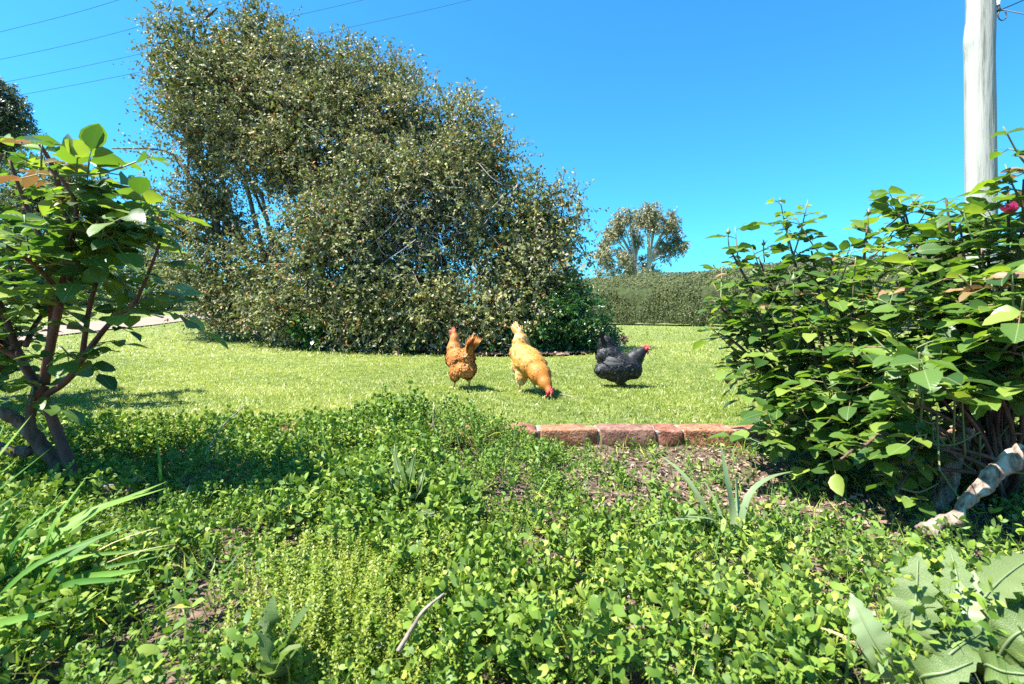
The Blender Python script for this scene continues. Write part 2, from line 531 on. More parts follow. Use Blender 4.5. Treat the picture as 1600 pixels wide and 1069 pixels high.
# ------------------------------------------------------------------ brick edging
def brick_mat(name, a, b, c):
    m, nt, N, L, bs, out = newmat(name)
    tc = N.new('ShaderNodeTexCoord')
    n1 = N.new('ShaderNodeTexNoise'); n1.inputs['Scale'].default_value = 22; n1.inputs['Detail'].default_value = 8; n1.inputs['Roughness'].default_value = 0.7
    n2 = N.new('ShaderNodeTexNoise'); n2.inputs['Scale'].default_value = 120; n2.inputs['Detail'].default_value = 5
    L.new(tc.outputs['Object'], n1.inputs['Vector']); L.new(tc.outputs['Object'], n2.inputs['Vector'])
    r = ramp(N, [(0.38, a), (0.5, b), (0.62, c)]); L.new(n1.outputs[0], r.inputs[0])
    mx = N.new('ShaderNodeMix'); mx.data_type = 'RGBA'; mx.blend_type = 'MULTIPLY'; mx.inputs['Factor'].default_value = 0.85
    r2 = ramp(N, [(0.35, (0.45, 0.42, 0.4)), (0.55, (1, 1, 1))]); L.new(n2.outputs[0], r2.inputs[0])
    L.new(r.outputs[0], mx.inputs['A']); L.new(r2.outputs[0], mx.inputs['B']); L.new(mx.outputs['Result'], bs.inputs['Base Color'])
    bs.inputs['Roughness'].default_value = 0.9
    ad = N.new('ShaderNodeMath'); ad.operation = 'ADD'; L.new(n1.outputs[0], ad.inputs[0]); L.new(n2.outputs[0], ad.inputs[1])
    bm = N.new('ShaderNodeBump'); bm.inputs['Strength'].default_value = 0.7; bm.inputs['Distance'].default_value = 0.006
    L.new(ad.outputs[0], bm.inputs['Height']); L.new(bm.outputs[0], bs.inputs['Normal'])
    return m


M_BR = [brick_mat('brick_orange', (0.17, 0.065, 0.035), (0.3, 0.125, 0.062), (0.38, 0.2, 0.12)),
        brick_mat('brick_brown', (0.12, 0.055, 0.04), (0.21, 0.1, 0.07), (0.3, 0.165, 0.12)),
        brick_mat('brick_red', (0.13, 0.045, 0.03), (0.23, 0.085, 0.05), (0.31, 0.15, 0.1))]
M_MORTAR = noisemat('mortar', [(0.35, (0.14, 0.115, 0.09)), (0.65, (0.34, 0.3, 0.25))], 40, 8, 0.95, 0.7, 120, dist=0.004)


def rough_block(name, L, W, H, mat, seed, bev=0.006, amp=0.004):
    bm = bmesh.new()
    bmesh.ops.create_cube(bm, size=1)
    bmesh.ops.scale(bm, vec=(L, W, H), verts=bm.verts)
    bmesh.ops.bevel(bm, geom=list(bm.edges), offset=bev, segments=2, profile=0.6, affect='EDGES')
    bmesh.ops.subdivide_edges(bm, edges=[e for e in bm.edges if e.calc_length() > 0.05], cuts=4, use_grid_fill=True)
    co = np.array([v.co[:] for v in bm.verts])
    off = np.stack([noise3(co + seed * 3.7 + k * 11, 38) - 0.5 for k in range(3)], -1) * amp * 2
    off += np.stack([noise3(co + seed * 1.7 + k * 5, 12) - 0.5 for k in range(3)], -1) * amp * 2
    for v, o in zip(bm.verts, off):
        v.co += Vector(o)
    me = bpy.data.meshes.new(name)
    bm.to_mesh(me); bm.free()
    me.polygons.foreach_set('use_smooth', np.ones(len(me.polygons), bool))
    me.materials.append(mat)
    return me


edging = empty('brick_edging', (0.4, 1.992, 0), 'low row of weathered orange bricks with white mortar along the lawn edge', 'brick edging')
Y_FR = 1.937
runs = []
x_of = lambda px: (px - 800) / 800 * Y_FR
for a, b, m in ((810, 841, 2), (845.5, 933, 0), (938, 1025, 1), (1029, 1067, 2), (1071, 1147, 0), (1152, 1240, 0)):
    runs.append((x_of(a), x_of(b), m))
x = x_of(810) - 0.012
for k in range(8):
    runs.append((x - 0.215, x, k % 3)); x -= 0.227
x = x_of(1240) + 0.012
for k in range(4):
    runs.append((x, x + 0.21, (k + 1) % 3)); x += 0.222
for k, (a, b, m) in enumerate(runs):
    o = link('brick', rough_block('brick', b - a, 0.108, 0.076, M_BR[m], k + 1, 0.007 if k else 0.014, 0.005 if k else 0.01), edging)
    dz = R.uniform(-0.003, 0.003)
    o.location = ((a + b) / 2 - 0.4, Y_FR + 0.054 - 1.992 + R.uniform(-0.004, 0.004), 0.032 + dz)
    o.rotation_euler = (R.uniform(-0.02, 0.02), R.uniform(-0.012, 0.012), R.uniform(-0.02, 0.02))
xs = sorted(runs)
me = rough_block('mortar', xs[-1][1] - xs[0][0], 0.092, 0.05, M_MORTAR, 3, 0.004, 0.003)
mo = link('mortar', me, edging)
mo.location = ((xs[-1][1] + xs[0][0]) / 2 - 0.4, -0.001, 0.028)
for k in range(len(xs) - 1):
    a, b = xs[k][1], xs[k + 1][0]
    o = link('mortar_joint', rough_block('mortar_joint', max(0.014, b - a + 0.006), 0.096, 0.068, M_MORTAR, 40 + k, 0.003, 0.004), edging)
    o.location = ((a + b) / 2 - 0.4, -0.001, 0.031)

# ------------------------------------------------------------------ foliage makers
def crown_from_lobes(lobes, twigs_per_m2, leaves_per_twig, leaf, twig_len, droop=0.25, up=0.2, gap=0.35, gap_scale=1.6, inner=0.35, aspect=1.0, rnd_fn=None, reject=None, mb=None, tmpl=(DIAM_V, DIAM_T), flat=1.0):
    """leafy twigs spread through the outer volume of a set of balls (centre, radius)"""
    mb = mb or MB()
    tips = []
    for c, r in lobes:
        n = max(6, int(twigs_per_m2 * 4 * PI * r * r))
        dr = rdir(n)
        rr = r * (1 - inner * R.random(n) ** 1.3) * (0.86 + 0.28 * noise3(dr * 2 + c * 3.1, 1.7))
        p = c + dr * rr[:, None] * np.array([1, 1, flat])
        keep = noise3(p, gap_scale) > gap - 0.15 + 0.3 * R.random(n)
        if reject is not None:
            keep &= ~reject(p)
        p, dr = p[keep], dr[keep]
        n = len(p)
        if n == 0: continue
        td = unit(dr * 0.9 + 0.75 * R.normal(size=(n, 3)) + np.array([0, 0, 1.0]) * (up - droop * (dr[:, 2:3] < 0.2)))
        L = twig_len * R.uniform(0.5, 1.3, n)
        tips.append((p, td, L))
        k = leaves_per_twig
        t = np.linspace(0.1, 1, k)[None, :] + R.uniform(-.05, .05, (n, k))
        pos = p[:, None] + td[:, None] * (t * L[:, None])[..., None]
        pos[..., 2] -= droop * 0.35 * (t ** 2) * L[:, None]
        la = unit(td[:, None] * 0.6 + 0.9 * R.normal(size=(n, k, 3)) + np.array([0, 0, -droop]))
        nr = unit(R.normal(size=(n, k, 3)) * 0.8 + np.array([0, 0, 0.8]) + 0.4 * dr[:, None])
        pos, la, nr = pos.reshape(-1, 3), la.reshape(-1, 3), nr.reshape(-1, 3)
        K = len(pos)
        rn = rnd_fn(pos, K) if rnd_fn else R.random(K)
        mb.inst(tmpl[0], tmpl[1], frames(la, nr, leaf * R.uniform(0.65, 1.25, K), aspect), pos, rn)
    return mb, tips


def lob(lst, to_ground=None):
    return [(P(a, b, d), r * d / FPX) for a, b, r, d in lst]


# ------------------------------------------------------------------ the big shrub
bush_l = lob([(315, 85, 72, 7.2), (402, 72, 62, 7.2), (268, 112, 34, 7.0), (440, 130, 70, 7.0), (345, 165, 88, 6.9), (295, 182, 38, 6.9),
              (528, 122, 58, 7.2), (590, 160, 72, 7.0), (495, 215, 95, 6.7), (420, 232, 70, 6.8), (640, 215, 74, 6.8), (712, 218, 64, 6.8),
              (755, 262, 58, 6.7), (690, 315, 88, 6.3), (818, 325, 52, 6.4), (862, 345, 52, 6.4), (850, 415, 58, 6.2), (780, 395, 82, 6.0),
              (800, 462, 62, 5.9), (600, 315, 92, 6.2), (555, 410, 100, 6.0), (655, 430, 88, 5.9), (495, 350, 70, 6.3), (480, 460, 75, 6.2),
              (405, 425, 58, 6.6), (338, 350, 42, 7.0), (322, 300, 38, 7.1), (280, 350, 32, 7.2), (322, 430, 66, 7.0), (425, 480, 45, 6.4),
              (560, 490, 52, 5.7), (680, 488, 55, 5.6), (755, 492, 50, 5.6), (372, 470, 44, 6.8), (240, 350, 26, 7.3), (335, 235, 30, 7.0),
              (470, 490, 40, 6.1), (620, 505, 38, 5.5), (820, 505, 36, 5.6)])
HOLE = P(650, 375, 5.75)


def bush_rej(p):
    h = np.linalg.norm(p - HOLE, axis=1) < 0.6
    px = 800 + p[:, 0] / p[:, 1] * 800
    g2 = (np.linalg.norm(p - P(398, 342, 6.8), axis=1) < 0.28)
    return (h & (R.random(len(p)) < 0.9)) | g2 | (p[:, 2] < z_lawn(p[:, 0], p[:, 1]) + 0.08)


def bush_rnd(p, K):
    base = R.random(K) * 0.75 + 0.4 * (noise3(p, 1.3) - 0.5) + 0.1
    base = np.clip(base, 0, 0.93)
    return np.where(R.random(K) < 0.035, R.uniform(0.95, 1, K), base)


bush_base = np.array([-0.9, 7.3, float(z_lawn(-0.9, 7.3))])
bush = empty('large_shrub', bush_base, 'huge rounded grey-green shrub with pale leaf undersides behind the hens', 'shrub')
mb, tips = crown_from_lobes(bush_l, 165, 14, 0.046, 0.3, droop=0.45, up=0.35, gap=0.34, gap_scale=2.0, inner=0.5, rnd_fn=bush_rnd, reject=bush_rej)
crown_from_lobes([(c, r * 0.72) for c, r in bush_l], 64, 9, 0.085, 0.22, droop=0.3, up=0.1, gap=0.12, gap_scale=2.1, inner=0.8, rnd_fn=lambda p, K: 0.4 * R.random(K), reject=lambda p: np.linalg.norm(p - P(398, 342, 6.8), axis=1) < 0.3, mb=mb)  # larger inner leaves, coloured darker to paint the shade inside the crown
# sparse leafy shoots on top and the bare arm on the left
shoot_mb, arm_mb = MB(), MB()


def shoot(ctrl, r0, leaves, leafsize, mbl, spread=0.05):
    pth = smooth_path(ctrl, 14)
    arm_mb.tube(pth, [r0, r0 * 0.4], 6, R.random())
    n = leaves
    t = R.uniform(0.35, 1, n) ** 0.7
    i = (t * (len(pth) - 1)).astype(int)
    pos = pth[i] + R.normal(size=(n, 3)) * spread
    mbl.inst(DIAM_V, DIAM_T, frames(unit(R.normal(size=(n, 3)) + [0, 0, 0.2]), rdir(n) + [0, 0, .6], leafsize * R.uniform(0.7, 1.2, n)), pos, bush_rnd(pos, n))


for ctrl, lv, sp in (([(345, 275, 7), (300, 235, 7), (240, 190, 7), (205, 148, 7)], 90, 0.07),
                     ([(320, 300, 7), (285, 262, 7), (255, 235, 7), (175, 232, 7)], 300, 0.13),
                     ([(330, 330, 7), (290, 320, 7), (250, 300, 7), (215, 290, 7)], 200, 0.14),
                     ([(300, 240, 7), (262, 200, 7), (225, 180, 7)], 90, 0.08),
                     ([(270, 90, 7), (255, 40, 7), (250, 5, 7)], 60, 0.08), ([(300, 60, 7.1), (312, 20, 7.1), (310, 0, 7.1)], 26, 0.06),
                     ([(250, 60, 7), (238, 35, 7)], 26, 0.06), ([(240, 120, 7), (228, 70, 7)], 24, 0.06),
                     ([(410, 40, 7.2), (422, 0, 7.2)], 40, 0.07), ([(530, 90, 7.2), (533, 50, 7.2)], 40, 0.07), ([(560, 100, 7.2), (580, 70, 7.2)], 30, 0.06),
                     ([(690, 170, 6.8), (682, 130, 6.8)], 34, 0.06), ([(720, 175, 6.8), (732, 130, 6.8)], 34, 0.06), ([(725, 160, 6.8), (755, 144, 6.8)], 22, 0.04),
                     ([(770, 220, 6.7), (772, 160, 6.7)], 34, 0.06), ([(840, 290, 6.4), (838, 262, 6.4)], 22, 0.04), ([(875, 310, 6.4), (882, 268, 6.4)], 30, 0.05),
                     ([(890, 320, 6.4), (905, 285, 6.4)], 30, 0.05), ([(905, 380, 6.3), (925, 415, 6.3)], 30, 0.06), ([(320, 30, 7.2), (340, 12, 7.2)], 30, .06),
                     ([(640, 150, 6.9), (650, 112, 6.9)], 26, .05), ([(470, 90, 7.1), (486, 58, 7.1)], 26, .05)):
    shoot([P(*c) for c in ctrl], 0.024 if ctrl[0][0] in (345, 320, 330) else 0.009, lv, 0.058, mb, sp)
crown = mb.build('crown', M_BUSH, kind='stuff')
# limbs
wood = arm_mb
roots = [G(420, 520), G(500, 528), G(600, 535), G(700, 540), G(800, 545)]
roots = [np.array([r_[0] * 1.08, r_[1] + 0.7, float(z_lawn(r_[0] * 1.08, r_[1] + .7)) - 0.03]) for r_ in roots]
for k, (c, r) in enumerate(bush_l[:34]):
    b = roots[int(np.argmin([np.linalg.norm(c[:2] - q[:2]) for q in roots]))] + np.append(R.normal(size=2) * 0.08, 0)
    mid = b * 0.45 + c * 0.55 + R.normal(size=3) * 0.15
    q1 = b * 0.75 + c * 0.25 + np.array([0, 0, 0.25])
    wood.tube(smooth_path([b, q1, mid, c], 14), [0.055, 0.04, 0.028, 0.012], 7, R.random())
    for j in range(5):
        e = c + rdir(1)[0] * r * R.uniform(0.6, 1.0)
        wood.tube(smooth_path([mid * 0.4 + c * 0.6, (c + e) / 2 + R.normal(size=3) * 0.06, e], 8), [0.016, 0.006], 5, R.random())
for c4 in ([(365, 470, 6.9), (330, 330, 6.95), (270, 240, 7.0)], [(420, 430, 6.6), (395, 330, 6.7), (372, 230, 6.8)], [(440, 470, 6.5), (425, 380, 6.5), (408, 300, 6.6)]):
    wood.tube(smooth_path([P(*q) for q in c4], 10), [0.04, 0.02], 7, 0.6)
trunk = wood.build('trunk', M_BARK, smooth=True)
for k in range(420):
    c = HOLE + R.normal(size=3) * np.array([0.42, 0.2, 0.32]) + np.array([0, 0.25, -0.05])
    d = unit(R.normal(size=3) * [1, 0.6, 1] + [0, -.2, -.3]); L = R.uniform(0.15, 0.5)
    shoot_mb.tube(smooth_path([c, c + d * L * 0.5 + R.normal(size=3) * 0.04, c + d * L + R.normal(size=3) * 0.07], 6), [0.005, 0.002], 3, R.random(), cap=False)
for p, td, L in tips:
    for i in range(0, len(p), 8):
        shoot_mb.tube(np.array([p[i] - td[i] * 0.12, p[i] + td[i] * L[i] * 0.9]), [0.004, 0.002], 3, 0.4 * R.random(), cap=False)
twigs = shoot_mb.build('twigs', M_TWIG, kind='stuff')


def adopt(parent, *kids):
    pl = Vector(parent.location)
    for k in kids:
        k.parent = parent
        k.matrix_parent_inverse = Matrix.LocRotScale(parent.location, parent.rotation_euler, None).inverted()


adopt(bush, crown, trunk, twigs)


def shrub(name, label, lobes, mat, dens, lpt, leaf, tl, gap=0.3, droop=0.15, inner=0.35, up=0.25, fn=None, core=True, group=None, tmpl=(DIAM_V, DIAM_T), trunk_mat=None, cat='shrub'):
    cs = np.array([c for c, r in lobes])
    bx, by = cs[:, 0].mean(), cs[:, 1].mean()
    base = (bx, by, float(z_lawn(bx, by)))
    e = empty(name, base, label, cat, group)
    mb, tp = crown_from_lobes(lobes, dens, lpt, leaf, tl, droop=droop, up=up, gap=gap, inner=inner, rnd_fn=fn, tmpl=tmpl)
    cr = mb.build('crown', mat, kind='stuff')
    w = MB()
    for c, r in lobes:
        b = np.array([bx + R.normal() * 0.06, by + R.normal() * 0.06, base[2] - 0.03])
        w.tube(smooth_path([b, b * 0.5 + c * 0.5 + R.normal(size=3) * 0.08 * r, c], 8), [0.03, 0.012], 6, R.random())
        for j in range(4):
            w.tube(np.array([b * .3 + c * .7, c + rdir(1)[0] * r * 0.8]), [0.01, 0.004], 4, R.random())
    tr = w.build('stem', trunk_mat or M_BARK)
    adopt(e, cr, tr)
    return e


gfn = lambda p, K: np.clip(R.random(K) * 0.8 + 0.5 * (noise3(p, 2.1) - 0.5) + 0.1, 0, 1)
shrub('evergreen_shrub', 'low dark green glossy shrub at the right foot of the huge shrub', lob([(862, 505, 48, 5.75), (905, 500, 46, 5.9), (885, 470, 34, 6.0), (925, 522, 32, 5.9), (830, 525, 34, 5.6), (780, 535, 26, 5.5), (900, 535, 26, 5.75), (935, 535, 20, 5.95)]),
      M_DKBUSH, 230, 12, 0.042, 0.12, gap=0.22, fn=gfn)
shrub('broadleaf_plant', 'small broad-leaved plant under the left side of the huge shrub', lob([(480, 510, 16, 5.75), (500, 520, 14, 5.7)]), M_DKBUSH, 160, 7, 0.085, 0.1, gap=0.2, fn=gfn)
shrub('seedling_shrub', 'tiny leafy seedling on bare soil beside the black hen tail', lob([(962, 522, 7, 6.3), (955, 528, 7, 6.3), (968, 530, 5, 6.3)]), M_BGBUSH, 800, 6, 0.04, 0.06, gap=0.15, fn=gfn)
# shrubs behind the path on the left
shrub('round_garden_shrub', 'dark olive rounded garden shrub across the path, right of the near rose', lob([(235, 420, 52, 13.5), (190, 430, 42, 13.3), (275, 440, 36, 13.0), (225, 380, 38, 13.8), (160, 445, 30, 13.2), (255, 455, 26, 12.8)]),
      M_BGBUSH, 62, 12, 0.08, 0.24, gap=0.3, fn=gfn)
shrub('pale_garden_shrub', 'tall pale green garden shrub behind the near rose at the left', lob([(95, 340, 60, 15.5), (40, 350, 60, 15.5), (130, 300, 36, 15.8), (60, 290, 42, 15.8), (140, 380, 40, 15.2), (0, 330, 50, 15.8), (100, 420, 60, 15.0), (30, 425, 60, 15.0), (-40, 400, 60, 15)]),
      M_HEDGE, 40, 12, 0.1, 0.3, gap=0.34, fn=gfn)
shrub('distant_green_shrub', 'low distant shrub at the left end of the clipped hedge', lob([(905, 445, 14, 24), (890, 450, 16, 24), (915, 452, 12, 24)]), M_BGBUSH, 40, 10, 0.12, 0.3, gap=0.2, fn=gfn)

# ------------------------------------------------------------------ clipped hedge
def hedge_pt(t):
    return np.array([3.4 + 7.4 * t, 27 - 9.7 * t])


nt_, prof = 130, [(0.0, 0.0), (-0.02, 0.3), (0.02, 0.8), (0.04, 1.3), (0.1, 1.72), (0.35, 1.98), (0.75, 2.22), (1.15, 2.36), (1.8, 2.38), (2.3, 2.1), (2.4, 1.2), (2.4, 0)]
tt = np.linspace(-0.42, 2.2, nt_)
dirv = unit(np.array([7.4, -9.7])); inv = np.array([-dirv[1], dirv[0]]) * 1.0   # pointing away from the camera side
if inv[1] < 0: inv = -inv
V = []
for t in tt:
    b = hedge_pt(t)
    for o_, h_ in prof:
        q = b + inv * o_
        hs = 1.0 if h_ == 0 else 1 + 0.02 * math.sin(t * 9)
        V.append((q[0], q[1], float(z_lawn(q[0], q[1])) * 1.0 + h_ * hs + (0.08 if h_ == 0 else 0)))
V = np.array(V)
V += (np.stack([noise3(V + k * 9, 1.9) for k in range(3)], -1) - 0.5) * 0.16
np_ = len(prof)
T = []
for i in range(nt_ - 1):
    for j in range(np_ - 1):
        a = i * np_ + j
        T += [(a, a + 1, a + np_ + 1), (a, a + np_ + 1, a + np_)]
for e in (0, nt_ - 1):
    for j in range(1, np_ - 1):
        T.append((e * np_, e * np_ + j, e * np_ + j + 1))
T = np.array(T)
hedge_e = empty('clipped_hedge', (*hedge_pt(0.7), 0.07), 'long clipped olive green hedge with sloping top beyond the lawn', 'hedge')
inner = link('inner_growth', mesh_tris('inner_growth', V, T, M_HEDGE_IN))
tri = V[T]
cr_ = np.cross(tri[:, 1] - tri[:, 0], tri[:, 2] - tri[:, 0]); ar = np.linalg.norm(cr_, axis=1)
nrm = cr_ / ar[:, None]
ctr = V.reshape(nt_, np_, 3).mean(1).mean(0)
cen = tri.mean(1)
axis_mid = np.stack([hedge_pt(0)[0] + 0 * cen[:, 0], cen[:, 1], cen[:, 2]], -1)
fwd = np.array([*(-inv), 0.0])
flip = (nrm @ np.array([*(-inv), 0.6])) < 0
nrm[flip] *= -1
vis = ((nrm @ np.array([*(-inv), 0.9])) > 0.25)
pr = ar * vis; pr /= pr.sum()
n = 75000
idx = R.choice(len(T), n, p=pr)
u, v = R.random(n), R.random(n); sw = u + v > 1; u[sw] = 1 - u[sw]; v[sw] = 1 - v[sw]
pos = tri[idx, 0] + u[:, None] * (tri[idx, 1] - tri[idx, 0]) + v[:, None] * (tri[idx, 2] - tri[idx, 0])
nn = nrm[idx]
gapn = noise3(pos, 1.1); g2 = noise3(pos, 3.4)
keep = (gapn + 0.5 * g2 > 0.5 + 0.15 * R.random(n)) | (nn[:, 2] > 0.6)
pos, nn, g2, gapn = pos[keep], nn[keep], g2[keep], gapn[keep]; n = len(pos)
pos = pos + nn * (0.12 * g2 + 0.06 * R.random(n) - 0.03)[:, None]
ax = unit(nn * 0.35 + R.normal(size=(n, 3)) * 0.8)
mb = MB()
mb.inst(DIAM_V, DIAM_T, frames(ax, nn + 0.38 * R.normal(size=(n, 3)), R.uniform(0.05, 0.1, n), 1.3), pos, np.clip(R.random(n) * 0.7 + 0.5 * (g2 - 0.35), 0, 1))
hl = mb.build('foliage', M_HEDGE, kind='stuff')
adopt(hedge_e, inner, hl)

# ------------------------------------------------------------------ gum tree beyond the hedge
def cropl(lst, d):
    return [(P(900 + cx / 4.65, 300 + cy / 4.65, d + R.uniform(-1.2, 1.2)), rr / 4.65 * d / FPX) for cx, cy, rr in lst]


GD = 42.0
gum_l = cropl([(540, 135, 55), (490, 165, 45), (380, 160, 42), (330, 200, 50), (290, 250, 62), (245, 310, 55), (300, 300, 45), (190, 410, 50), (220, 450, 40), (190, 490, 38), (240, 520, 34), (170, 585, 30), (260, 575, 30), (700, 195, 45), (660, 240, 45), (700, 265, 45), (570, 225, 55), (520, 230, 40),
               (755, 365, 42), (780, 395, 28), (720, 345, 30), (650, 395, 48), (690, 420, 34), (600, 385, 28), (435, 350, 36), (480, 345, 28), (340, 470, 34), (310, 440, 28), (370, 500, 34), (350, 560, 38), (400, 580, 30), (480, 500, 34), (540, 555, 38), (500, 560, 28), (570, 560, 30), (440, 200, 40), (600, 170, 30), (420, 270, 28), (640, 470, 24)], GD)
gb = P(900 + 440 / 4.65, 494 - 0.2, GD); gb[2] = float(z_lawn(gb[0], gb[1]))
gum = empty('gum_tree', gb, 'open-crowned gum tree with pale limbs rising beyond the hedge', 'tree')
gf = lambda p, K: np.clip(R.random(K) * 0.75 + 0.5 * (noise3(p, 0.9) - 0.4), 0, 1)
mb, tp = crown_from_lobes(gum_l, 22, 14, 0.2, 0.5, droop=0.7, up=0.2, gap=0.2, gap_scale=1.1, inner=0.9, rnd_fn=gf, aspect=0.75)
gc = mb.build('crown', M_GUM, kind='stuff')
w = MB()
for k, (c, r) in enumerate(gum_l):
    s = 1 if c[0] > gb[0] + 0.8 else -1
    f1 = P(900 + (430 if s < 0 else 520) / 4.65, 300 + 560 / 4.65, GD)
    f2 = P(900 + (425 if s < 0 else 525) / 4.65, 300 + 480 / 4.65, GD) * 0.55 + c * 0.45
    f2[2] = min(f2[2], c[2] - 0.3)
    w.tube(smooth_path([gb + [s * 0.25, 0, -0.1], f1, f2, c], 14), [0.2, 0.11, 0.07, 0.03], 6, 0.5)
gt = w.build('trunk', M_GUMBARK, smooth=True)
adopt(gum, gc, gt)

# tree at the far left edge
LD = 24.0
lt_l = lob([(0, 160, 30, LD), (22, 180, 22, LD), (-30, 150, 40, LD), (10, 205, 24, LD), (33, 205, 14, LD), (-20, 210, 34, LD), (-60, 190, 50, LD), (-70, 250, 50, LD), (-20, 245, 26, LD), (-110, 160, 50, LD)])
lb = np.array([P(-70, 300, LD)[0], LD, 0]); lb[2] = float(z_lawn(lb[0], lb[1]))
lt = empty('dark_leafy_tree', lb, 'dark leafy tree crown cut off by the left edge of the photo', 'tree')
mb, tp = crown_from_lobes(lt_l, 34, 12, 0.16, 0.4, droop=0.5, up=0.1, gap=0.3, gap_scale=1.1, inner=0.7, rnd_fn=gf, aspect=0.7)
lc = mb.build('crown', M_PINE, kind='stuff')
w = MB()
top = P(-60, 230, LD)
w.tube(smooth_path([lb - [0, 0, .1], lb * .5 + top * .5 + [0.2, 0, 0], top], 10), [0.24, 0.16, 0.1], 8)
for c, r in lt_l:
    w.tube(smooth_path([top - [0, 0, 1.2], (top + c) / 2 + [0, 0, -.4], c], 8), [0.09, 0.03], 6)
ltt = w.build('trunk', M_BARK, smooth=True)
adopt(lt, lc, ltt)

# ------------------------------------------------------------------ timber pole
M_POLE = noisemat('weathered_pole', [(0.34, (0.15, 0.15, 0.125)), (0.44, (0.3, 0.3, 0.265)), (0.62, (0.37, 0.37, 0.335))], 14, 12, 0.85, 0.9, 40, stretch=(1, 1, 0.08), dist=0.01)
PD = 5.4
px_, py_ = (1531 - 800) / 800 * PD, PD
pz = float(z_lawn(px_, py_))
pole = empty('timber_pole', (px_, py_, pz), 'pale weathered round timber pole rising out of the picture at the right', 'pole')
rings, sd = 70, 28
H = 6.4
V = []
for i in range(rings):
    z = H * i / (rings - 1)
    pyx = 494 - (z + pz - CAM_H) * 800 / PD
    r = 0.138 - 0.004 * z
    cx = 0.012 * math.sin(z * 1.1) + (0.018 if pyx < 90 else 0) * min(1, (90 - pyx) / 60)
    for j in range(sd):
        a = 2 * PI * j / sd
        rr = r * (1 + 0.05 * (noise3(np.array([math.cos(a) * 1.5, math.sin(a) * 1.5, z * 0.9]), 1.3) - 0.5) + 0.03 * (noise3(np.array([math.cos(a) * 4, math.sin(a) * 4, z * 1.5]), 2) - .5))
        # knot on the left side, drying crack down the front
        da = (a - PI + PI) % (2 * PI) - PI
        rr += 0.035 * math.exp(-((pyx - 62) / 28) ** 2 - (da / 0.5) ** 2) * (1 if pyx < 80 else 0.25)
        dc = (a - (-PI / 2 - 0.12 + 0.05 * math.sin(z * 3)) + PI) % (2 * PI) - PI
        rr -= 0.014 * math.exp(-(dc / 0.09) ** 2) * (0.4 + 0.6 * noise3(np.array([z * 2, 0.3, 0.7]), 1.7))
        V.append((cx + rr * math.cos(a), rr * math.sin(a), z))
T = []
for i in range(rings - 1):
    for j in range(sd):
        a, b = i * sd + j, i * sd + (j + 1) % sd
        T += [(a, b, b + sd), (a, b + sd, a + sd)]
V.append((0, 0, H)); c = len(V) - 1
for j in range(sd):
    T.append((c, (rings - 1) * sd + j, (rings - 1) * sd + (j + 1) % sd))
link('shaft', mesh_tris('shaft', V, T, M_POLE, smooth=True), pole)
M_IRON = plain('dark_iron', (0.07, 0.07, 0.075), 0.5)
M_CERAM = plain('white_ceramic', (0.75, 0.74, 0.7), 0.25)
org = np.array([px_, py_, pz])
k = MB(); k.tube(smooth_path([P(1549, 14, PD), P(1556, 18, PD - .05), P(1561, 16, PD - .1), P(1560, 8, PD - .1)], 14) - org, 0.013, 8)
br = k.build('bracket', M_IRON, pole, smooth=True)
k = MB(); c0 = P(1559.5, 9, PD - .1) - org
k.tube(np.array([c0 + [0, 0, z] for z in (0, .012, .02, .032, .04, .055, .06)]), [0.016, 0.022, 0.014, 0.024, 0.016, 0.02, 0.004], 10)
k.build('insulator', M_CERAM, pole, smooth=True)
k = MB()
an = np.linspace(0.4 * PI, 2.3 * PI, 18)
k.tube(np.array([P(1566 + 6.5 * math.cos(a), 24 - 8 * math.sin(a), PD - .1) for a in an]) - org, 0.006, 6)
k.build('wire_loop', M_IRON, pole, smooth=True)
M_WIRE = plain('cable_black', (0.035, 0.04, 0.05), 0.6)
for ctrl, lab in (([(1561, 15, PD - .1), (1600, 0, 5.6), (1800, -90, 7)], 'thin black service wire rising from the pole insulator to the right edge'),
                  ([(1563, 14, PD - .1), (1600, 22, 5.1), (1800, 60, 4.4)], 'thin black service wire dropping from the pole insulator to the right edge')):
    k = MB(); k.tube(smooth_path([P(*c) for c in ctrl], 14), 0.006, 6)
    tag(k.build('service_wire', M_WIRE, smooth=True), lab, 'wire', 'wires on the timber pole')

# overhead lines far up on the left
WD = 34.0
M_LINE = plain('power_line', (0.06, 0.1, 0.16), 1.0, 0.0)
for pts, lab in (([(-150, 87), (0, 50), (100, 25), (185, 0), (330, -48)], 'highest overhead power line at the top left corner'),
                 ([(-150, 122), (0, 93), (120, 67), (235, 37), (380, -4), (520, -50)], 'second highest overhead power line left of the huge shrub'),
                 ([(-150, 155), (15, 127), (225, 83), (444, 29), (567, 0), (700, -36)], 'third overhead power line, passing behind the top of the huge shrub'),
                 ([(-150, 180), (35, 148), (222, 112), (465, 60), (600, 31), (735, 0), (900, -44)], 'lowest overhead power line, emerging right of the shrub top')):
    k = MB(); k.tube(smooth_path([P(a, b, WD) for a, b in pts], 40), 0.013, 5)
    tag(k.build('power_line', M_LINE, smooth=True), lab, 'power line', 'overhead power lines')

# ------------------------------------------------------------------ roses
RV, RT = [], []
ROSE_T = [leaflet_template(w, f, d, wv) for w, f, d, wv in ((0.76, 0.22, 0.12, 0.0), (0.82, 0.14, 0.22, 0.02), (0.72, 0.34, 0.08, 0.0), (0.8, 0.26, 0.3, 0.02), (0.76, 0.1, 0.06, -0.02))]
ROSE_ME = [mesh_tris('leaf', v, t, M_ROSE, smooth=True) for v, t in ROSE_T]
ROSE_ME_Y = [mesh_tris('young_leaf', v * [0.62, 1, 1.3], t, M_ROSE_Y, smooth=True) for v, t in ROSE_T]


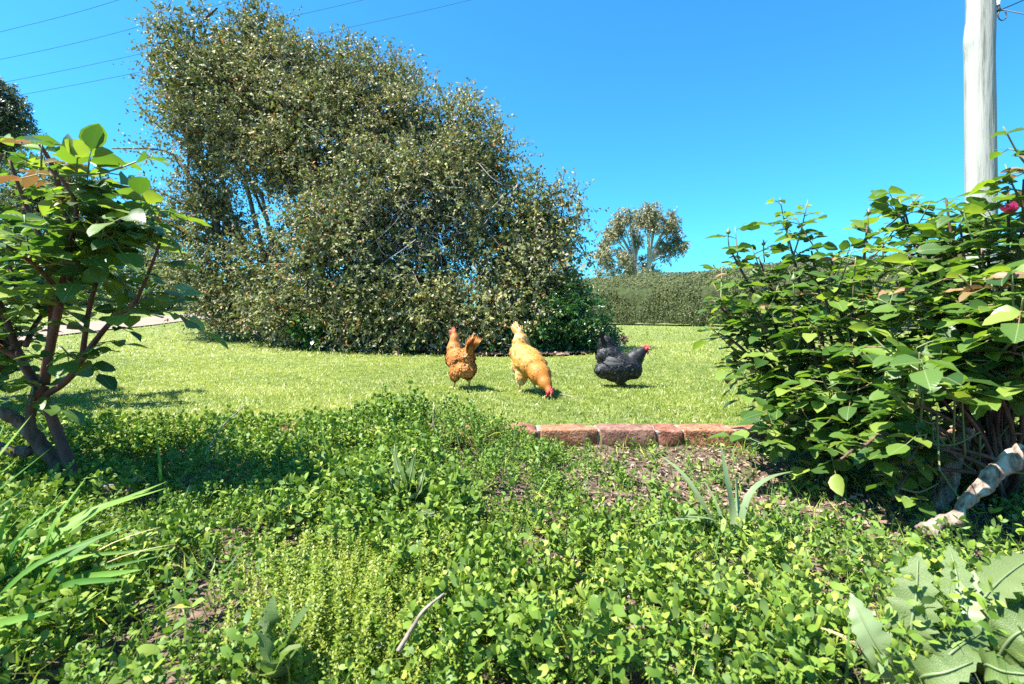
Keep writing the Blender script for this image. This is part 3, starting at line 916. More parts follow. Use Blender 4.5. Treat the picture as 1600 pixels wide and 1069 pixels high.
def rose_bush(name, label, canes, max_obj=300, cane_mat=None, old_mat=None, leaf=0.05, spacing=0.034, side=4, side_len=(0.08, 0.2), old=None, buds=(), group=None, seed=1, f0=0.3, tint=0.0, extra_filter=None):
    """canes: list of (polyline control points, base radius). Leaves are real leaflets on petioles."""
    rg = np.random.default_rng(seed)
    base = canes[0][0][0]
    e = empty(name, base, label, 'rose bush', group)
    wood, green = MB(), MB()
    LF = []            # pos, axis, normal, size, young
    allp = np.array([c[0][-1] for c in canes])
    ctr = allp.mean(0)
    shoots = []
    for ctrl, r0 in canes:
        pth = smooth_path(ctrl, 22)
        wood.tube(pth, [r0, r0 * 0.7, max(0.0028, r0 * 0.3)], 8, rg.random())
        seg = np.linalg.norm(np.diff(pth, axis=0), axis=1).sum()
        shoots.append((pth[int(len(pth) * f0):], True))
        for k in range(side):
            i = int(rg.uniform(f0 * 0.8, 0.95) * (len(pth) - 1))
            d = unit(0.5 * unit(pth[i] - ctr) + 0.75 * rg.normal(size=3) + [0, 0, 0.55])
            L = rg.uniform(*side_len)
            q = np.array([pth[i], pth[i] + d * L * 0.5 + [0, 0, -0.005], pth[i] + d * L + [0, 0, 0.02]])
            q = smooth_path(q, 8)
            green.tube(q, [0.0032, 0.0016], 5, rg.random())
            shoots.append((q, rg.random() < 0.3))
    for q, tip in shoots:
        cum = np.concatenate([[0], np.cumsum(np.linalg.norm(np.diff(q, axis=0), axis=1))])
        ph = rg.uniform(0, 6)
        for s_ in np.arange(0.015, cum[-1], spacing):
            p = np.array([np.interp(s_, cum, q[:, k]) for k in range(3)])
            tan = unit(q[min(len(q) - 1, np.searchsorted(cum, s_))] - q[max(0, np.searchsorted(cum, s_) - 1)])
            ph += 2.4 + rg.normal() * 0.3
            u = unit(np.cross(tan, [0.2, 0.1, 1.0])); w_ = np.cross(tan, u)
            d = unit(math.cos(ph) * u + math.sin(ph) * w_ + 0.35 * tan + [0, 0, 0.12])
            d[2] *= 0.4; d = unit(d)
            fr_tip = s_ / cum[-1]
            sz = leaf * rg.uniform(0.7, 1.25) * (1.05 - 0.35 * fr_tip if tip else 1)
            Lp = sz * rg.uniform(1.1, 1.5)
            end = p + d * Lp + [0, 0, -0.12 * Lp]
            if extra_filter is not None and not (extra_filter(end[None])[0] and extra_filter(p[None])[0]): continue
            green.tube(np.array([p, p + d * Lp * 0.5 + [0, 0, 0.06 * Lp], end]), [0.0016, 0.0009], 4, rg.random(), cap=False)
            sidev = unit(np.cross(d, [0, 0, 1.0]))
            up = unit(np.cross(sidev, d)) + 0.18 * rg.normal(size=3)
            young = 1 if (tip and fr_tip > 0.66 and end[2] > 0.5 and rg.random() < 0.6) else 0
            LF.append((end, unit(d + [0, 0, -0.18]), up, sz * 1.1, young))
            for fr_, sc_ in ((0.62, 0.95), (0.25, 0.75)):
                if fr_ < 0.4 and rg.random() < 0.5: continue
                for sg in (-1, 1):
                    LF.append((p + d * Lp * fr_ + [0, 0, 0.03 * Lp], unit(0.45 * d + sg * sidev + [0, 0, rg.uniform(-.25, .12)]), unit(up + 0.25 * rg.normal(size=3)), sz * sc_ * rg.uniform(0.85, 1.1), young))
    pos = np.array([l[0] for l in LF]); axv = np.array([l[1] for l in LF]); nrv = np.array([l[2] for l in LF])
    szv = np.array([l[3] for l in LF]); yg = np.array([l[4] for l in LF])
    keep = pos[:, 2] > 0.05
    if extra_filter is not None: keep &= extra_filter(pos)
    pos, axv, nrv, szv, yg = pos[keep], axv[keep], nrv[keep], szv[keep], yg[keep]
    dist = np.linalg.norm(pos - [0, 0, CAM_H], axis=1)
    pxs = 800 + pos[:, 0] / pos[:, 1] * 800
    infr = (pxs > -10) & (pxs < 1610)
    score = np.where(infr, szv / dist, 0) * (1 + 0.6 * (pos[:, 2] > np.quantile(pos[:, 2], 0.7)))
    order = np.argsort(-score)
    oi = order[:max_obj]; oi = oi[score[oi] > 0]
    oi = np.union1d(oi, np.where(yg & infr)[0][:300 - min(300, len(oi))]) if len(oi) < 300 else oi
    M = frames(axv, nrv, szv)
    bl = np.array(base)
    for i in oi:
        k = int(rg.integers(0, 5))
        o = bpy.data.objects.new('leaf', (ROSE_ME_Y if yg[i] else ROSE_ME)[k])
        COL.objects.link(o)
        m4 = Matrix.Identity(4)
        for a in range(3):
            for b in range(3): m4[a][b] = M[i][a, b]
            m4[a][3] = pos[i][a] - bl[a]
        o.parent = e
        o.matrix_local = m4
    rest = np.setdiff1d(np.arange(len(pos)), oi)
    mb = MB()
    for k in range(5):
        sel = rest[rest % 5 == k]
        if len(sel):
            mb.inst(ROSE_T[k][0], ROSE_T[k][1], M[sel], pos[sel] - bl, np.clip(rg.random(len(sel)) + tint, 0, 1))
    if mb.n: mb.build('foliage', M_ROSE_A, e, smooth=True, kind='stuff')
    wo_ = link('cane', wood.mesh('cane', cane_mat or M_CANE, True), e)
    gr_ = green.build('stalk', M_STEMG, e, smooth=True, kind='stuff')
    for o in (wo_, gr_):
        o.data.transform(Matrix.Translation(-Vector(bl)))
    if old:
        for ctrl, r0, r1 in old:
            k = MB()
            pth = smooth_path(ctrl, 60)
            k.tube(pth, [r0, r0 * 0.92, (r0 + r1) / 2, r1], 16, rg.random())
            vv = k.v[0]
            k.v[0] = vv + np.stack([(noise3(vv + a_ * 7, 45) - .5) * 0.011 + (noise3(vv + a_ * 3, 130) - .5) * 0.006 for a_ in range(3)], -1)
            o = link('old_branch', k.mesh('old_branch', old_mat or M_OLDWOOD, True), e)
            o.data.transform(Matrix.Translation(-Vector(bl)))
    for (b0, dr, s) in buds:
        k = MB()
        b0 = np.asarray(b0); dr = unit(np.asarray(dr, float))
        zz = np.array([0, .12, .3, .5, .75, 1.0, 1.25])
        k.tube(b0 + dr * (zz * s)[:, None], np.array([.12, .34, .42, .38, .25, .12, .01]) * s, 9, rg.uniform(0, .4))
        o = link('bud', k.mesh('bud', M_STEMG, True), e)
        o.data.transform(Matrix.Translation(-Vector(bl)))
        k = MB(); k.tube(np.array([b0 - dr * 0.06 + [0.004, 0, 0], b0 - dr * 0.02, b0]), [0.0022, 0.002], 5, 0.2)
        st = link('stalk', k.mesh('stalk', M_STEMG, True), o)
        st.data.transform(Matrix.Translation(-Vector(bl)))
        for a in range(3):
            k = MB()
            ss = unit(rg.normal(size=3) + dr * 0.9)
            k.tube(np.array([b0 + dr * s * .1, b0 + dr * s * .4 + ss * s * .5, b0 + dr * s * .7 + ss * s * 1.0]), [0.0022, 0.0005], 4, 0.3)
            sp = link('sepal', k.mesh('sepal', M_STEMG), o)
            sp.data.transform(Matrix.Translation(-Vector(bl)))
    return e


def PP(*c):
    return [P(*q) for q in c]


# --- near rose on the left
b0 = G(128, 778)
L1 = [([b0] + PP((95, 690, 1.4), (66, 617, 1.4), (32, 560, 1.42), (8, 495, 1.45), (-30, 400, 1.48), (-40, 310, 1.5)), 0.016),
      (PP((66, 620, 1.4), (75, 560, 1.38), (98, 450, 1.34), (108, 370, 1.3), (86, 270, 1.26), (62, 225, 1.22)), 0.013),
      (PP((66, 620, 1.4), (104, 595, 1.38), (140, 545, 1.34), (172, 505, 1.32), (215, 465, 1.3), (250, 380, 1.28)), 0.010),
      (PP((70, 600, 1.4), (82, 500, 1.44), (72, 400, 1.46), (40, 320, 1.45), (15, 250, 1.42)), 0.012),
      (PP((128, 560, 1.35), (140, 480, 1.32), (160, 400, 1.3), (155, 330, 1.28), (160, 285, 1.27)), 0.007),
      (PP((100, 450, 1.34), (130, 400, 1.3), (185, 350, 1.3), (215, 330, 1.3)), 0.006),
      (PP((98, 460, 1.34), (60, 420, 1.25), (20, 390, 1.18), (-20, 370, 1.12)), 0.006),
      (PP((60, 480, 1.45), (20, 430, 1.5), (-20, 300, 1.52), (5, 240, 1.5)), 0.007),
      (PP((105, 400, 1.3), (120, 330, 1.22), (100, 285, 1.18), (75, 262, 1.16)), 0.006),
      (PP((32, 560, 1.42), (-20, 530, 1.4), (-80, 470, 1.4), (-140, 400, 1.4)), 0.010),
      (PP((40, 540, 1.42), (60, 500, 1.5), (110, 440, 1.6), (150, 400, 1.65)), 0.008),
      (PP((8, 495, 1.45), (-60, 450, 1.6), (-120, 360, 1.7), (-100, 300, 1.7)), 0.008)]
old = [([b0 + [0.0, 0.02, -0.01]] + PP((95, 735, 1.4), (45, 672, 1.4), (4, 642, 1.4)), 0.017, 0.015),
       (PP((50, 680, 1.4), (46, 655, 1.4), (53, 620, 1.4), (60, 600, 1.4)), 0.013, 0.011),
       (PP((48, 706, 1.4), (20, 704, 1.42), (-30, 690, 1.44)), 0.014, 0.011)]
rose_bush('rose_bush', 'near rose bush with dark red canes at the left edge', L1, max_obj=300, leaf=0.06, spacing=0.036, side=3, old=old, old_mat=M_OLDDARK,
          buds=[(P(155, 262, 1.27), (-.1, 0, 1), 0.016), (P(66, 222, 1.22), (0.1, 0, 1), 0.014), (P(240, 345, 1.28), (.1, 0, 1), 0.016), (P(120, 300, 1.2), (1, 0, .1), 0.02)], seed=3, f0=0.34)
# --- second rose, mostly beyond the left edge; its shadow lies on the lawn
q0 = np.array([-2.78, 2.55, 0.04])
L2 = [([q0, q0 + [0.02 * k, 0.01, 0.3], q0 + [0.34 * math.cos(k * 0.9), 0.34 * math.sin(k * 0.9), 0.55 + 0.1 * (k % 3)], q0 + [0.52 * math.cos(k * 0.9), 0.5 * math.sin(k * 0.9), 0.75 + 0.12 * (k % 3)]], 0.012) for k in range(14)]
rose_bush('rose_bush', 'farther rose bush cut by the left edge, shading the lawn beyond the near rose', L2, max_obj=40, leaf=0.055, spacing=0.034, side=4, side_len=(0.12, 0.26), seed=9)

# --- rose mass on the right: two bushes
def cane_to(b, tip, rg, r0, bow=0.08):
    t = np.asarray(tip); b = np.asarray(b)
    m1 = b * 0.7 + t * 0.3 + np.append(rg.normal(size=2) * 0.04, 0.08)
    m2 = b * 0.3 + t * 0.7 + np.append((t - b)[:2] * 0.1, bow)
    return ([b + np.append(rg.normal(size=2) * 0.02, 0), m1, m2, t], r0)


rg = np.random.default_rng(21)
bB = np.array([1.06, 1.62, 0.0])
tipsB = [(1142, 392, 1.86), (1185, 402, 1.82), (1232, 372, 1.8), (1268, 392, 1.74), (1300, 400, 1.7), (1355, 352, 1.66), (1115, 470, 1.86), (1122, 520, 1.84), (1165, 470, 1.7), (1172, 560, 1.78), (1190, 620, 1.66), (1225, 600, 1.5),
         (1235, 480, 1.55), (1290, 440, 1.5), (1330, 470, 1.45), (1215, 680, 1.52), (1262, 690, 1.42), (1300, 620, 1.4), (1340, 560, 1.38), (1390, 480, 1.6), (1280, 540, 1.45), (1240, 640, 1.75), (1330, 690, 1.36), (1290, 480, 1.95), (1380, 420, 1.9), (1210, 540, 1.95), (1320, 560, 2.0), (1390, 600, 1.9)]
cB = [cane_to(bB, P(*t), rg, 0.009) for t in tipsB]
rose_bush('rose_bush', 'dense rose bush overhanging the right end of the bricks', cB, max_obj=300, cane_mat=M_OLDDARK, leaf=0.049, spacing=0.031, side=4, side_len=(0.08, 0.2), seed=4, f0=0.42,
          buds=[(P(1138, 366, 1.86), (0, 0, 1), 0.02), (P(1193, 384, 1.82), (0, 0, 1), 0.016), (P(1230, 358, 1.8), (0, 0, 1), 0.018), (P(1240, 440, 1.5), (0, 0, 1), 0.02), (P(1302, 604, 1.4), (0, 0, 1), 0.02), (P(1357, 335, 1.66), (.1, 0, 1), 0.018)],
          extra_filter=lambda p: 800 + p[:, 0] / p[:, 1] * 800 > 1098)
bA = np.array([1.3, 1.36, 0.0])
tipsA = [(1412, 325, 1.6), (1442, 360, 1.55), (1478, 312, 1.45), (1500, 350, 1.4), (1540, 340, 1.32), (1575, 300, 1.28), (1600, 280, 1.22), (1625, 235, 1.18), (1650, 330, 1.1), (1400, 440, 1.42), (1440, 470, 1.3), (1500, 430, 1.25), (1560, 420, 1.16), (1610, 400, 1.08),
         (1400, 560, 1.26), (1450, 560, 1.2), (1520, 520, 1.12), (1590, 500, 1.04), (1640, 560, 1.06), (1390, 650, 1.2), (1420, 720, 1.14), (1370, 745, 1.2), (1345, 700, 1.15), (1420, 640, 1.1), (1395, 780, 1.15), (1310, 720, 1.22), (1440, 580, 1.08), (1480, 600, 1.5), (1540, 640, 1.5), (1600, 620, 1.45), (1660, 450, 1.4), (1700, 380, 1.4), (1580, 560, 1.6), (1500, 500, 1.65), (1700, 540, 1.3)]
cA = [cane_to(bA, P(*t), rg, 0.0065) for t in tipsA]
oldA = [(PP((1440, 832, 1.03), (1480, 815, 1.03), (1520, 775, 1.03), (1545, 748, 1.03), (1575, 722, 1.03), (1597, 706, 1.03)), 0.013, 0.019),
        (PP((1455, 812, 1.3), (1478, 765, 1.3), (1492, 715, 1.3), (1512, 668, 1.3)), 0.021, 0.017)]
roseA = rose_bush('rose_bush', 'taller rose bush at the right edge with grey cut-off old branches', cA, max_obj=300, cane_mat=M_OLDDARK, leaf=0.054, spacing=0.032, side=4, side_len=(0.08, 0.2), seed=5, f0=0.42, old=oldA, extra_filter=lambda p: ~((800 + p[:, 0] / p[:, 1] * 800 > 1452) & (494 + (CAM_H - p[:, 2]) / p[:, 1] * 800 > 625) & (p[:, 1] < 1.36)),
                  buds=[(P(1412, 332, 1.6), (0, 0, 1), 0.018), (P(1655, 250, 1.15), (0, 0, 1), 0.02)])
# a crimson bloom by the right edge
M_BLOOM = leafmat('crimson_petal', [(0, (0.22, 0.01, 0.05)), (1, (0.38, 0.03, 0.12))], rough=0.5, trans=0.25, obj_random=True, tgain=(1.4, 1, 1))
fl = P(1583, 333, 1.16)
pet = mesh_tris('petal', leaflet_template(1.05, 0.3, -0.4)[0], leaflet_template()[1], M_BLOOM, smooth=True)
bloom = link('bloom', mesh_tris('bloom', ROSE_T[0][0] * 0.01, ROSE_T[0][1], M_BLOOM), roseA, Vector(fl - bA))
for k in range(13):
    o = bpy.data.objects.new('petal', pet); COL.objects.link(o); o.parent = bloom
    o.rotation_euler = (R.uniform(0.1, 1.3), R.uniform(-.3, .3), k * 2.4); s = R.uniform(0.016, 0.027); o.scale = (s, s, s)

# ------------------------------------------------------------------ ground cover
def bare_mask(x, y):
    m = np.zeros(len(x))
    for px, py, sx, sy in ((1000, 745, 0.13, 0.13), (1075, 722, 0.13, 0.07), (1215, 740, 0.12, 0.08), (965, 790, 0.07, 0.07), (1050, 790, 0.09, 0.07), (1235, 870, 0.06, 0.04), (1420, 935, 0.08, 0.04), (1580, 905, 0.12, 0.05),
                           (770, 905, 0.035, 0.06), (1330, 800, 0.12, 0.06), (1480, 860, 0.2, 0.07), (1590, 960, .06, .03), (700, 740, .05, .04), (1300, 880, .05, .03)):
        g = G(px, py)
        m = np.maximum(m, np.exp(-((x - g[0]) / sx) ** 2 - ((y - g[1]) / sy) ** 2))
    return m


def sprig(nodes, leaf, stem, rg, wide=1.0, decuss=True):
    """one low weed stem with paired leaves; tris"""
    mb = MB()
    th = 0
    h = np.linspace(0.25, 1, nodes) * stem
    bend = rg.normal(size=2) * 0.3
    pts = [np.array([bend[0] * z * z / stem, bend[1] * z * z / stem, z]) for z in h]
    for i, p in enumerate(pts):
        th += PI / 2 + rg.normal() * 0.3
        for s in (0, PI):
            a = th + s + rg.normal() * 0.2
            lift = rg.uniform(-0.25, 0.9) + 0.4 * i / nodes
            ax = np.array([[math.cos(a) * math.cos(lift), math.sin(a) * math.cos(lift), math.sin(lift)]])
            sz = leaf * rg.uniform(0.75, 1.2) * (1 - 0.35 * i / nodes)
            mb.inst(HEX_V, HEX_T, frames(ax, np.array([[0.0, 0, 1]]) + 0.5 * rg.normal(size=(1, 3)), [sz], wide), p[None], np.array([rg.random()]))
    p = pts[-1]
    for k in range(2):
        ax = unit(rg.normal(size=(1, 3)) * 0.5 + [0, 0, 1])
        mb.inst(HEX_V, HEX_T, frames(ax, rdir(1), [leaf * 0.6], wide), p[None], np.array([0.8]))
    mb.add([[-.0008, 0, 0], [.0008, 0, 0], p], [[0, 1, 2]], 0.6)
    return np.concatenate(mb.v), np.concatenate(mb.t), np.concatenate(mb.r)


def place(mb, tmpl, pos, yaw, tilt, scale, roff):
    tv, tt_, tr_ = tmpl
    K = len(pos)
    cy, sy = np.cos(yaw), np.sin(yaw)
    Rz = np.zeros((K, 3, 3)); Rz[:, 0, 0] = cy; Rz[:, 0, 1] = -sy; Rz[:, 1, 0] = sy; Rz[:, 1, 1] = cy; Rz[:, 2, 2] = 1
    ct, st = np.cos(tilt), np.sin(tilt)
    Rx = np.zeros((K, 3, 3)); Rx[:, 0, 0] = 1; Rx[:, 1, 1] = ct; Rx[:, 1, 2] = -st; Rx[:, 2, 1] = st; Rx[:, 2, 2] = ct
    R2 = np.zeros((K, 3, 3)); y2 = R.uniform(0, 2 * PI, K); c2, s2 = np.cos(y2), np.sin(y2)
    R2[:, 0, 0] = c2; R2[:, 0, 1] = -s2; R2[:, 1, 0] = s2; R2[:, 1, 1] = c2; R2[:, 2, 2] = 1
    M = Rz @ Rx @ R2 * scale[:, None, None]
    V = np.einsum('kij,nj->kni', M, tv) + pos[:, None]
    T = tt_[None] + (np.arange(K) * len(tv))[:, None, None]
    mb.add(V.reshape(-1, 3), T.reshape(-1, 3), np.clip((tr_[None] * 0.55 + roff[:, None]).reshape(-1), 0, 1))


def veg_h(x, y):
    """how tall the ground cover stands"""
    p = np.stack([x, y, 0 * x], -1)
    h = 0.02 + 0.085 * noise3(p, 3.3) + 0.075 * noise3(p, 11)
    h += 0.12 * np.exp(-((x + 0.27) / 0.3) ** 4 - ((y - 1.8) / 0.22) ** 2)
    h += 0.05 * np.exp(-((x + 0.1) / 0.3) ** 2 - ((y - 1.35) / 0.2) ** 2)
    h *= 1 - 0.6 * np.exp(-((x + 1.12) / 0.32) ** 2 - ((y - 1.3) / 0.22) ** 2)
    h *= 1 - 0.8 * sstep(1.86, 2.02, y)
    h *= 1 - 0.62 * sstep(0.02, 0.25, x) * sstep(0.8, 1.3, y)
    return h


def scatter(n, d0, d1, side=1.2):
    u = R.random(n)
    d = np.sqrt(d0 ** 2 + u * (d1 ** 2 - d0 ** 2))
    return R.uniform(-side, side, n) * d, d


rg2 = np.random.default_rng(77)
SPA = [sprig(int(rg2.integers(4, 7)), 0.0175, 0.055, rg2, 1.1) for _ in range(8)]
SPB = [sprig(4, 0.03, 0.05, rg2, 0.95) for _ in range(5)]
mbA, mbB = MB(), MB()
x, y = scatter(33000, 0.42, 2.2)
ok = (y < 2.2)
dens = 1 - 0.97 * bare_mask(x, y)
right = sstep(0.1, 0.3, x) * sstep(0.95, 1.3, y)
dens *= 1 - 0.72 * right * (x < 1.25)
dens *= 1 - 0.55 * sstep(0.15, 0.5, x) * sstep(0.62, 0.85, y) * (noise3(np.stack([x, y, 0 * x + 5], -1), 6) > 0.42)
dens *= 1 - 0.5 * sstep(0.1, 0.2, x) * sstep(1.5, 1.7, y)
lawn_part = y > LAWN_Y
dens = np.where(lawn_part, np.where(x < 0.0, 0.5 * (1 - sstep(2.04, 2.14, y)), 0.0), dens)
dens = np.where((y > 1.92) & (y <= LAWN_Y + 0.01) & (x > 0.02) & (x < 1.2), 0, dens)
dens *= np.clip(-0.05 + 1.9 * noise3(np.stack([x, y, 0 * x + 3], -1), 7), 0.08, 1) * np.clip(2.2 * noise3(np.stack([x, y, 0 * x + 13], -1), 17) - 0.1, 0.25, 1)
ok &= R.random(len(x)) < dens
x, y = x[ok], y[ok]
n = len(x)
h = veg_h(x, y)
zb = np.where(y > LAWN_Y - 0.11, z_lawn(x, y), z_bed(x, y))
# the stems fill the height of the patch: most leaves near the top
lev = R.random(n) ** 0.6
pos = np.stack([x, y, zb + np.maximum(0, h - 0.045) * lev - 0.02 * sstep(1.95, 2.05, y)], -1)
patch = noise3(np.stack([x, y, 0 * x + 9], -1), 2.5)
isB = (R.random(n) < 0.08 + 0.42 * sstep(0.1, 0.7, x) * sstep(0.55, 0.9, y)) & (y < 1.92)
for k in range(8):
    s = (~isB) & (np.arange(n) % 8 == k)
    place(mbA, SPA[k], pos[s], R.uniform(0, 2 * PI, s.sum()), R.uniform(0, 0.7, s.sum()), R.uniform(0.4, 1.25, s.sum()) * (0.8 + 0.45 * (patch[s] > 0.5)), np.clip(0.1 + 0.5 * (patch[s] - 0.3) + 0.2 * R.random(s.sum()), 0, 1))
for k in range(5):
    s = isB & (np.arange(n) % 5 == k)
    sc = R.uniform(0.35, 1.05, s.sum())
    place(mbB, SPB[k], pos[s], R.uniform(0, 2 * PI, s.sum()), R.uniform(0, 0.8, s.sum()), sc, 0.1 + 0.35 * R.random(s.sum()))
# thin grass blades and dry straws between the weeds
for nb, mbx, lo_, hi_ in ((5200, mbB, 0.03, 0.085), (3000, mbA, 0.03, 0.075)):
    x, y = scatter(nb, 0.45, 1.93)
    k_ = (R.random(nb) > 0.9 * bare_mask(x, y)); x, y = x[k_], y[k_]; nb = len(x)
    yaw = R.uniform(0, 2 * PI, nb); lean = R.uniform(0.1, 1.3, nb)
    ax = np.stack([np.cos(yaw) * np.sin(lean), np.sin(yaw) * np.sin(lean), np.cos(lean)], -1)
    ln = R.uniform(lo_, hi_, nb)
    mbx.inst(BL_V * [1, 1, 1.6], BL_T, frames(ax, rdir(nb) + [0, 0, .5], ln, R.uniform(0.0016, 0.004, nb) / ln), np.stack([x, y, z_bed(x, y) + np.maximum(0, veg_h(x, y) - 0.05) * 0.8], -1), np.clip(R.random(nb) * 1.15, 0, 1))
tag(mbA.build('ground_cover', M_WEED), 'dense low green weeds covering the garden bed', 'weeds', kind='stuff')
tag(mbB.build('leafy_weeds', M_WEED2), 'looser broad-leaved weeds scattered over the mulch at the right', 'weeds', kind='stuff')

# lime green upright weed patch in the foreground
def spike(rg):
    mb = MB(); th = 0
    for i, z in enumerate(np.linspace(0.15, 1, 16)):
        th += 1.3
        for s in range(3):
            a = th + s * 2.09 + rg.normal() * 0.2
            l = rg.uniform(0.2, 0.9)
            mb.inst(DIAM_V, DIAM_T, frames(np.array([[math.cos(a) * math.cos(l), math.sin(a) * math.cos(l), math.sin(l)]]), np.array([[0, 0, 1.0]]), [0.085 * (1.15 - 0.6 * z) * rg.uniform(.7, 1.2)], 1.1), np.array([[0.04 * math.sin(z * 3), 0, z]]), np.array([rg.random() * 0.6 + 0.4 * z]))
    mb.add([[-.01, 0, 0], [.01, 0, 0], [0, 0, 1]], [[0, 1, 2]], 0.5)
    return np.concatenate(mb.v), np.concatenate(mb.t), np.concatenate(mb.r)


SPK = [spike(rg2) for _ in range(4)]
mbS = MB()
for px, py, sx, sy, num in ((560, 960, 0.085, 0.08, 260), (490, 900, 0.06, 0.08, 90), (640, 880, 0.06, 0.08, 90), (570, 860, 0.09, 0.09, 110), (600, 1030, .06, .05, 80), (480, 1010, .05, .05, 60), (760, 860, .04, .05, 40), (900, 900, .05, .05, 24)):
    g = G(px, py, 0.05)
    xx = g[0] + R.normal(size=num) * sx; yy = g[1] + R.normal(size=num) * sy
    s_ = R.uniform(0.05, 0.125, num) * (0.8 + 0.4 * noise3(np.stack([xx, yy, 0 * xx], -1), 8))
    ids = np.arange(num) % 4
    for k in range(4):
        q = ids == k
        place(mbS, SPK[k], np.stack([xx[q], yy[q], z_bed(xx[q], yy[q])], -1), R.uniform(0, 6.3, q.sum()), R.uniform(0, 0.5, q.sum()), s_[q], 0.15 + 0.35 * R.random(q.sum()))
tag(mbS.build('spike_weeds', M_SPIKE), 'patch of lime yellow upright weeds with tiny leaves at the bottom centre', 'weeds', kind='stuff')

# mulch chips on the bed and under the big shrub
CH_V = np.array([[-.5, -.5, 0], [.5, -.4, 0.1], [.4, .5, 0], [-.45, .45, .12]]); CH_T = np.array([[0, 1, 2], [0, 2, 3]])
mb = MB()
x, y = scatter(16000, 0.5, 1.93)
k_ = (x > 0.05) | (R.random(len(x)) < 0.15 + bare_mask(x, y)); x, y = x[k_], y[k_]
n = len(x)
nr = unit(np.array([0, 0, 1.0]) + 0.55 * R.normal(size=(n, 3)))
ln = R.uniform(0.006, 0.022, n)
mb.inst(CH_V, CH_T, frames(rdir(n) * [1, 1, .3], nr, ln, R.uniform(0.15, 0.6, n)), np.stack([x, y, bed_rough(x, y) + 0.004], -1), R.random(n))
x, y = x[::6], y[::6]; n = len(x)
mb.inst(CH_V, CH_T, frames(rdir(n) * [1, 1, .15], unit(np.array([0, 0, 1.0]) + 0.3 * R.normal(size=(n, 3))), R.uniform(0.02, 0.06, n), 0.07), np.stack([x, y, bed_rough(x, y) + 0.006], -1), R.uniform(0.6, 1, n))
x = R.uniform(-5.5, 2.3, 9000); y = R.uniform(4.5, 9.5, 9000)
s = in_poly(x, y, MUL_EDGE + R.normal(size=MUL_EDGE.shape) * 0.0); x, y = x[s], y[s]; n = len(x)
mb.inst(CH_V, CH_T, frames(rdir(n) * [1, 1, .3], unit(np.array([0, 0, 1.0]) + 0.5 * R.normal(size=(n, 3))), R.uniform(0.03, 0.09, n), 0.4), np.stack([x, y, z_lawn(x, y) + 0.02], -1), R.random(n) * 0.7)
tag(mb.build('mulch_chips', M_CHIP), 'scattered brown bark chips and straw on bare soil', 'mulch', kind='stuff')


# ------------------------------------------------------------------ single plants in the bed
def blade(name, ctrl, w, mat, parent, fold=0.25, n=14, prof=None, up=(0, 0, 1.0), serr=0.0, wave=0.0):
    pth = smooth_path(ctrl, 60)
    cum = np.concatenate([[0], np.cumsum(np.linalg.norm(np.diff(pth, axis=0), axis=1))])
    pth = np.stack([np.interp(np.linspace(0, cum[-1], n), cum, pth[:, k]) for k in range(3)], -1)
    tan = unit(np.gradient(pth, axis=0))
    V, T = [], []
    t = np.linspace(0, 1, n)
    wf = prof(t) if prof else np.minimum(1, 0.7 + 1.2 * t) * (1 - t ** 3) ** 0.8
    for i in range(n):
        sd_ = unit(np.cross(tan[i], up)); nn_ = np.cross(sd_, tan[i])
        ww = w * wf[i] * 0.5
        jag = 1 + serr * (1 if i % 2 else -1)
        wv = wave * math.sin(i * 1.9) * ww
        V += [pth[i] - sd_ * ww * jag + nn_ * (fold * ww + wv), pth[i], pth[i] + sd_ * ww * jag + nn_ * (fold * ww - wv)]
    for i in range(n - 1):
        a = 3 * i
        T += [(a, a + 1, a + 4), (a, a + 4, a + 3), (a + 1, a + 2, a + 5), (a + 1, a + 5, a + 4)]
    V = np.array(V) - np.array(parent.location)
    return link(name, mesh_tris(name, V, T, mat, smooth=True), parent)


# strap-leaved clump at the left
sb = np.array([-0.80, 0.74, 0.0])
clump = empty('strap_leaf_plant', sb, 'clump of long bright green strap leaves at the bottom left', 'plant')
straps = [((50, 648), 0.86, 0.017), ((8, 660), 0.9, 0.016), ((30, 715), 0.84, 0.018), ((118, 775), 0.9, 0.015), ((262, 752), 0.95, 0.017), ((236, 766), 0.92, 0.012), ((172, 830), 0.8, 0.019), ((262, 762), 1.0, 0.012), ((222, 890), 0.74, 0.016), ((268, 856), 0.86, 0.009), ((255, 868), 0.84, 0.008),
          ((60, 800), 0.78, 0.016), ((-10, 700), 0.8, 0.016), ((150, 865), 0.74, 0.013), ((20, 780), 0.8, 0.016), ((-40, 640), 0.8, 0.018), ((200, 905), 0.72, 0.012), ((110, 850), 0.84, 0.012), ((-60, 700), 0.75, 0.018), ((145, 790), 0.98, 0.011), ((85, 955), 0.64, 0.014), ((80, 700), 1.0, 0.012), ((215, 815), .9, .010)]
straps += [((R.uniform(20, 260), R.uniform(740, 900)), R.uniform(0.78, 0.98), R.uniform(0.007, 0.013)) for _ in range(16)]
for (tx, ty), d, w_ in straps:
    tip = P(tx, ty, d)
    b = sb + np.append(R.normal(size=2) * 0.05, 0)
    m = b * 0.5 + tip * 0.5 + [0, 0, 0.035 + 0.03 * R.random()]
    blade('leaf', [b, b * 0.75 + tip * 0.25 + [0, 0, 0.035], m, tip], w_ * 1.05, M_STRAP, clump, 0.35, up=(-0.35, -0.75, 0.55))
for tx, ty, d in ((272, 850, 0.86), (248, 824, .9)):
    tip = P(tx, ty, d)
    blade('dry_leaf_tip', [sb, sb * .4 + tip * .6 + [0, 0, .03], tip, tip + [-.02, 0, -.012]], 0.005, M_DRY, clump)
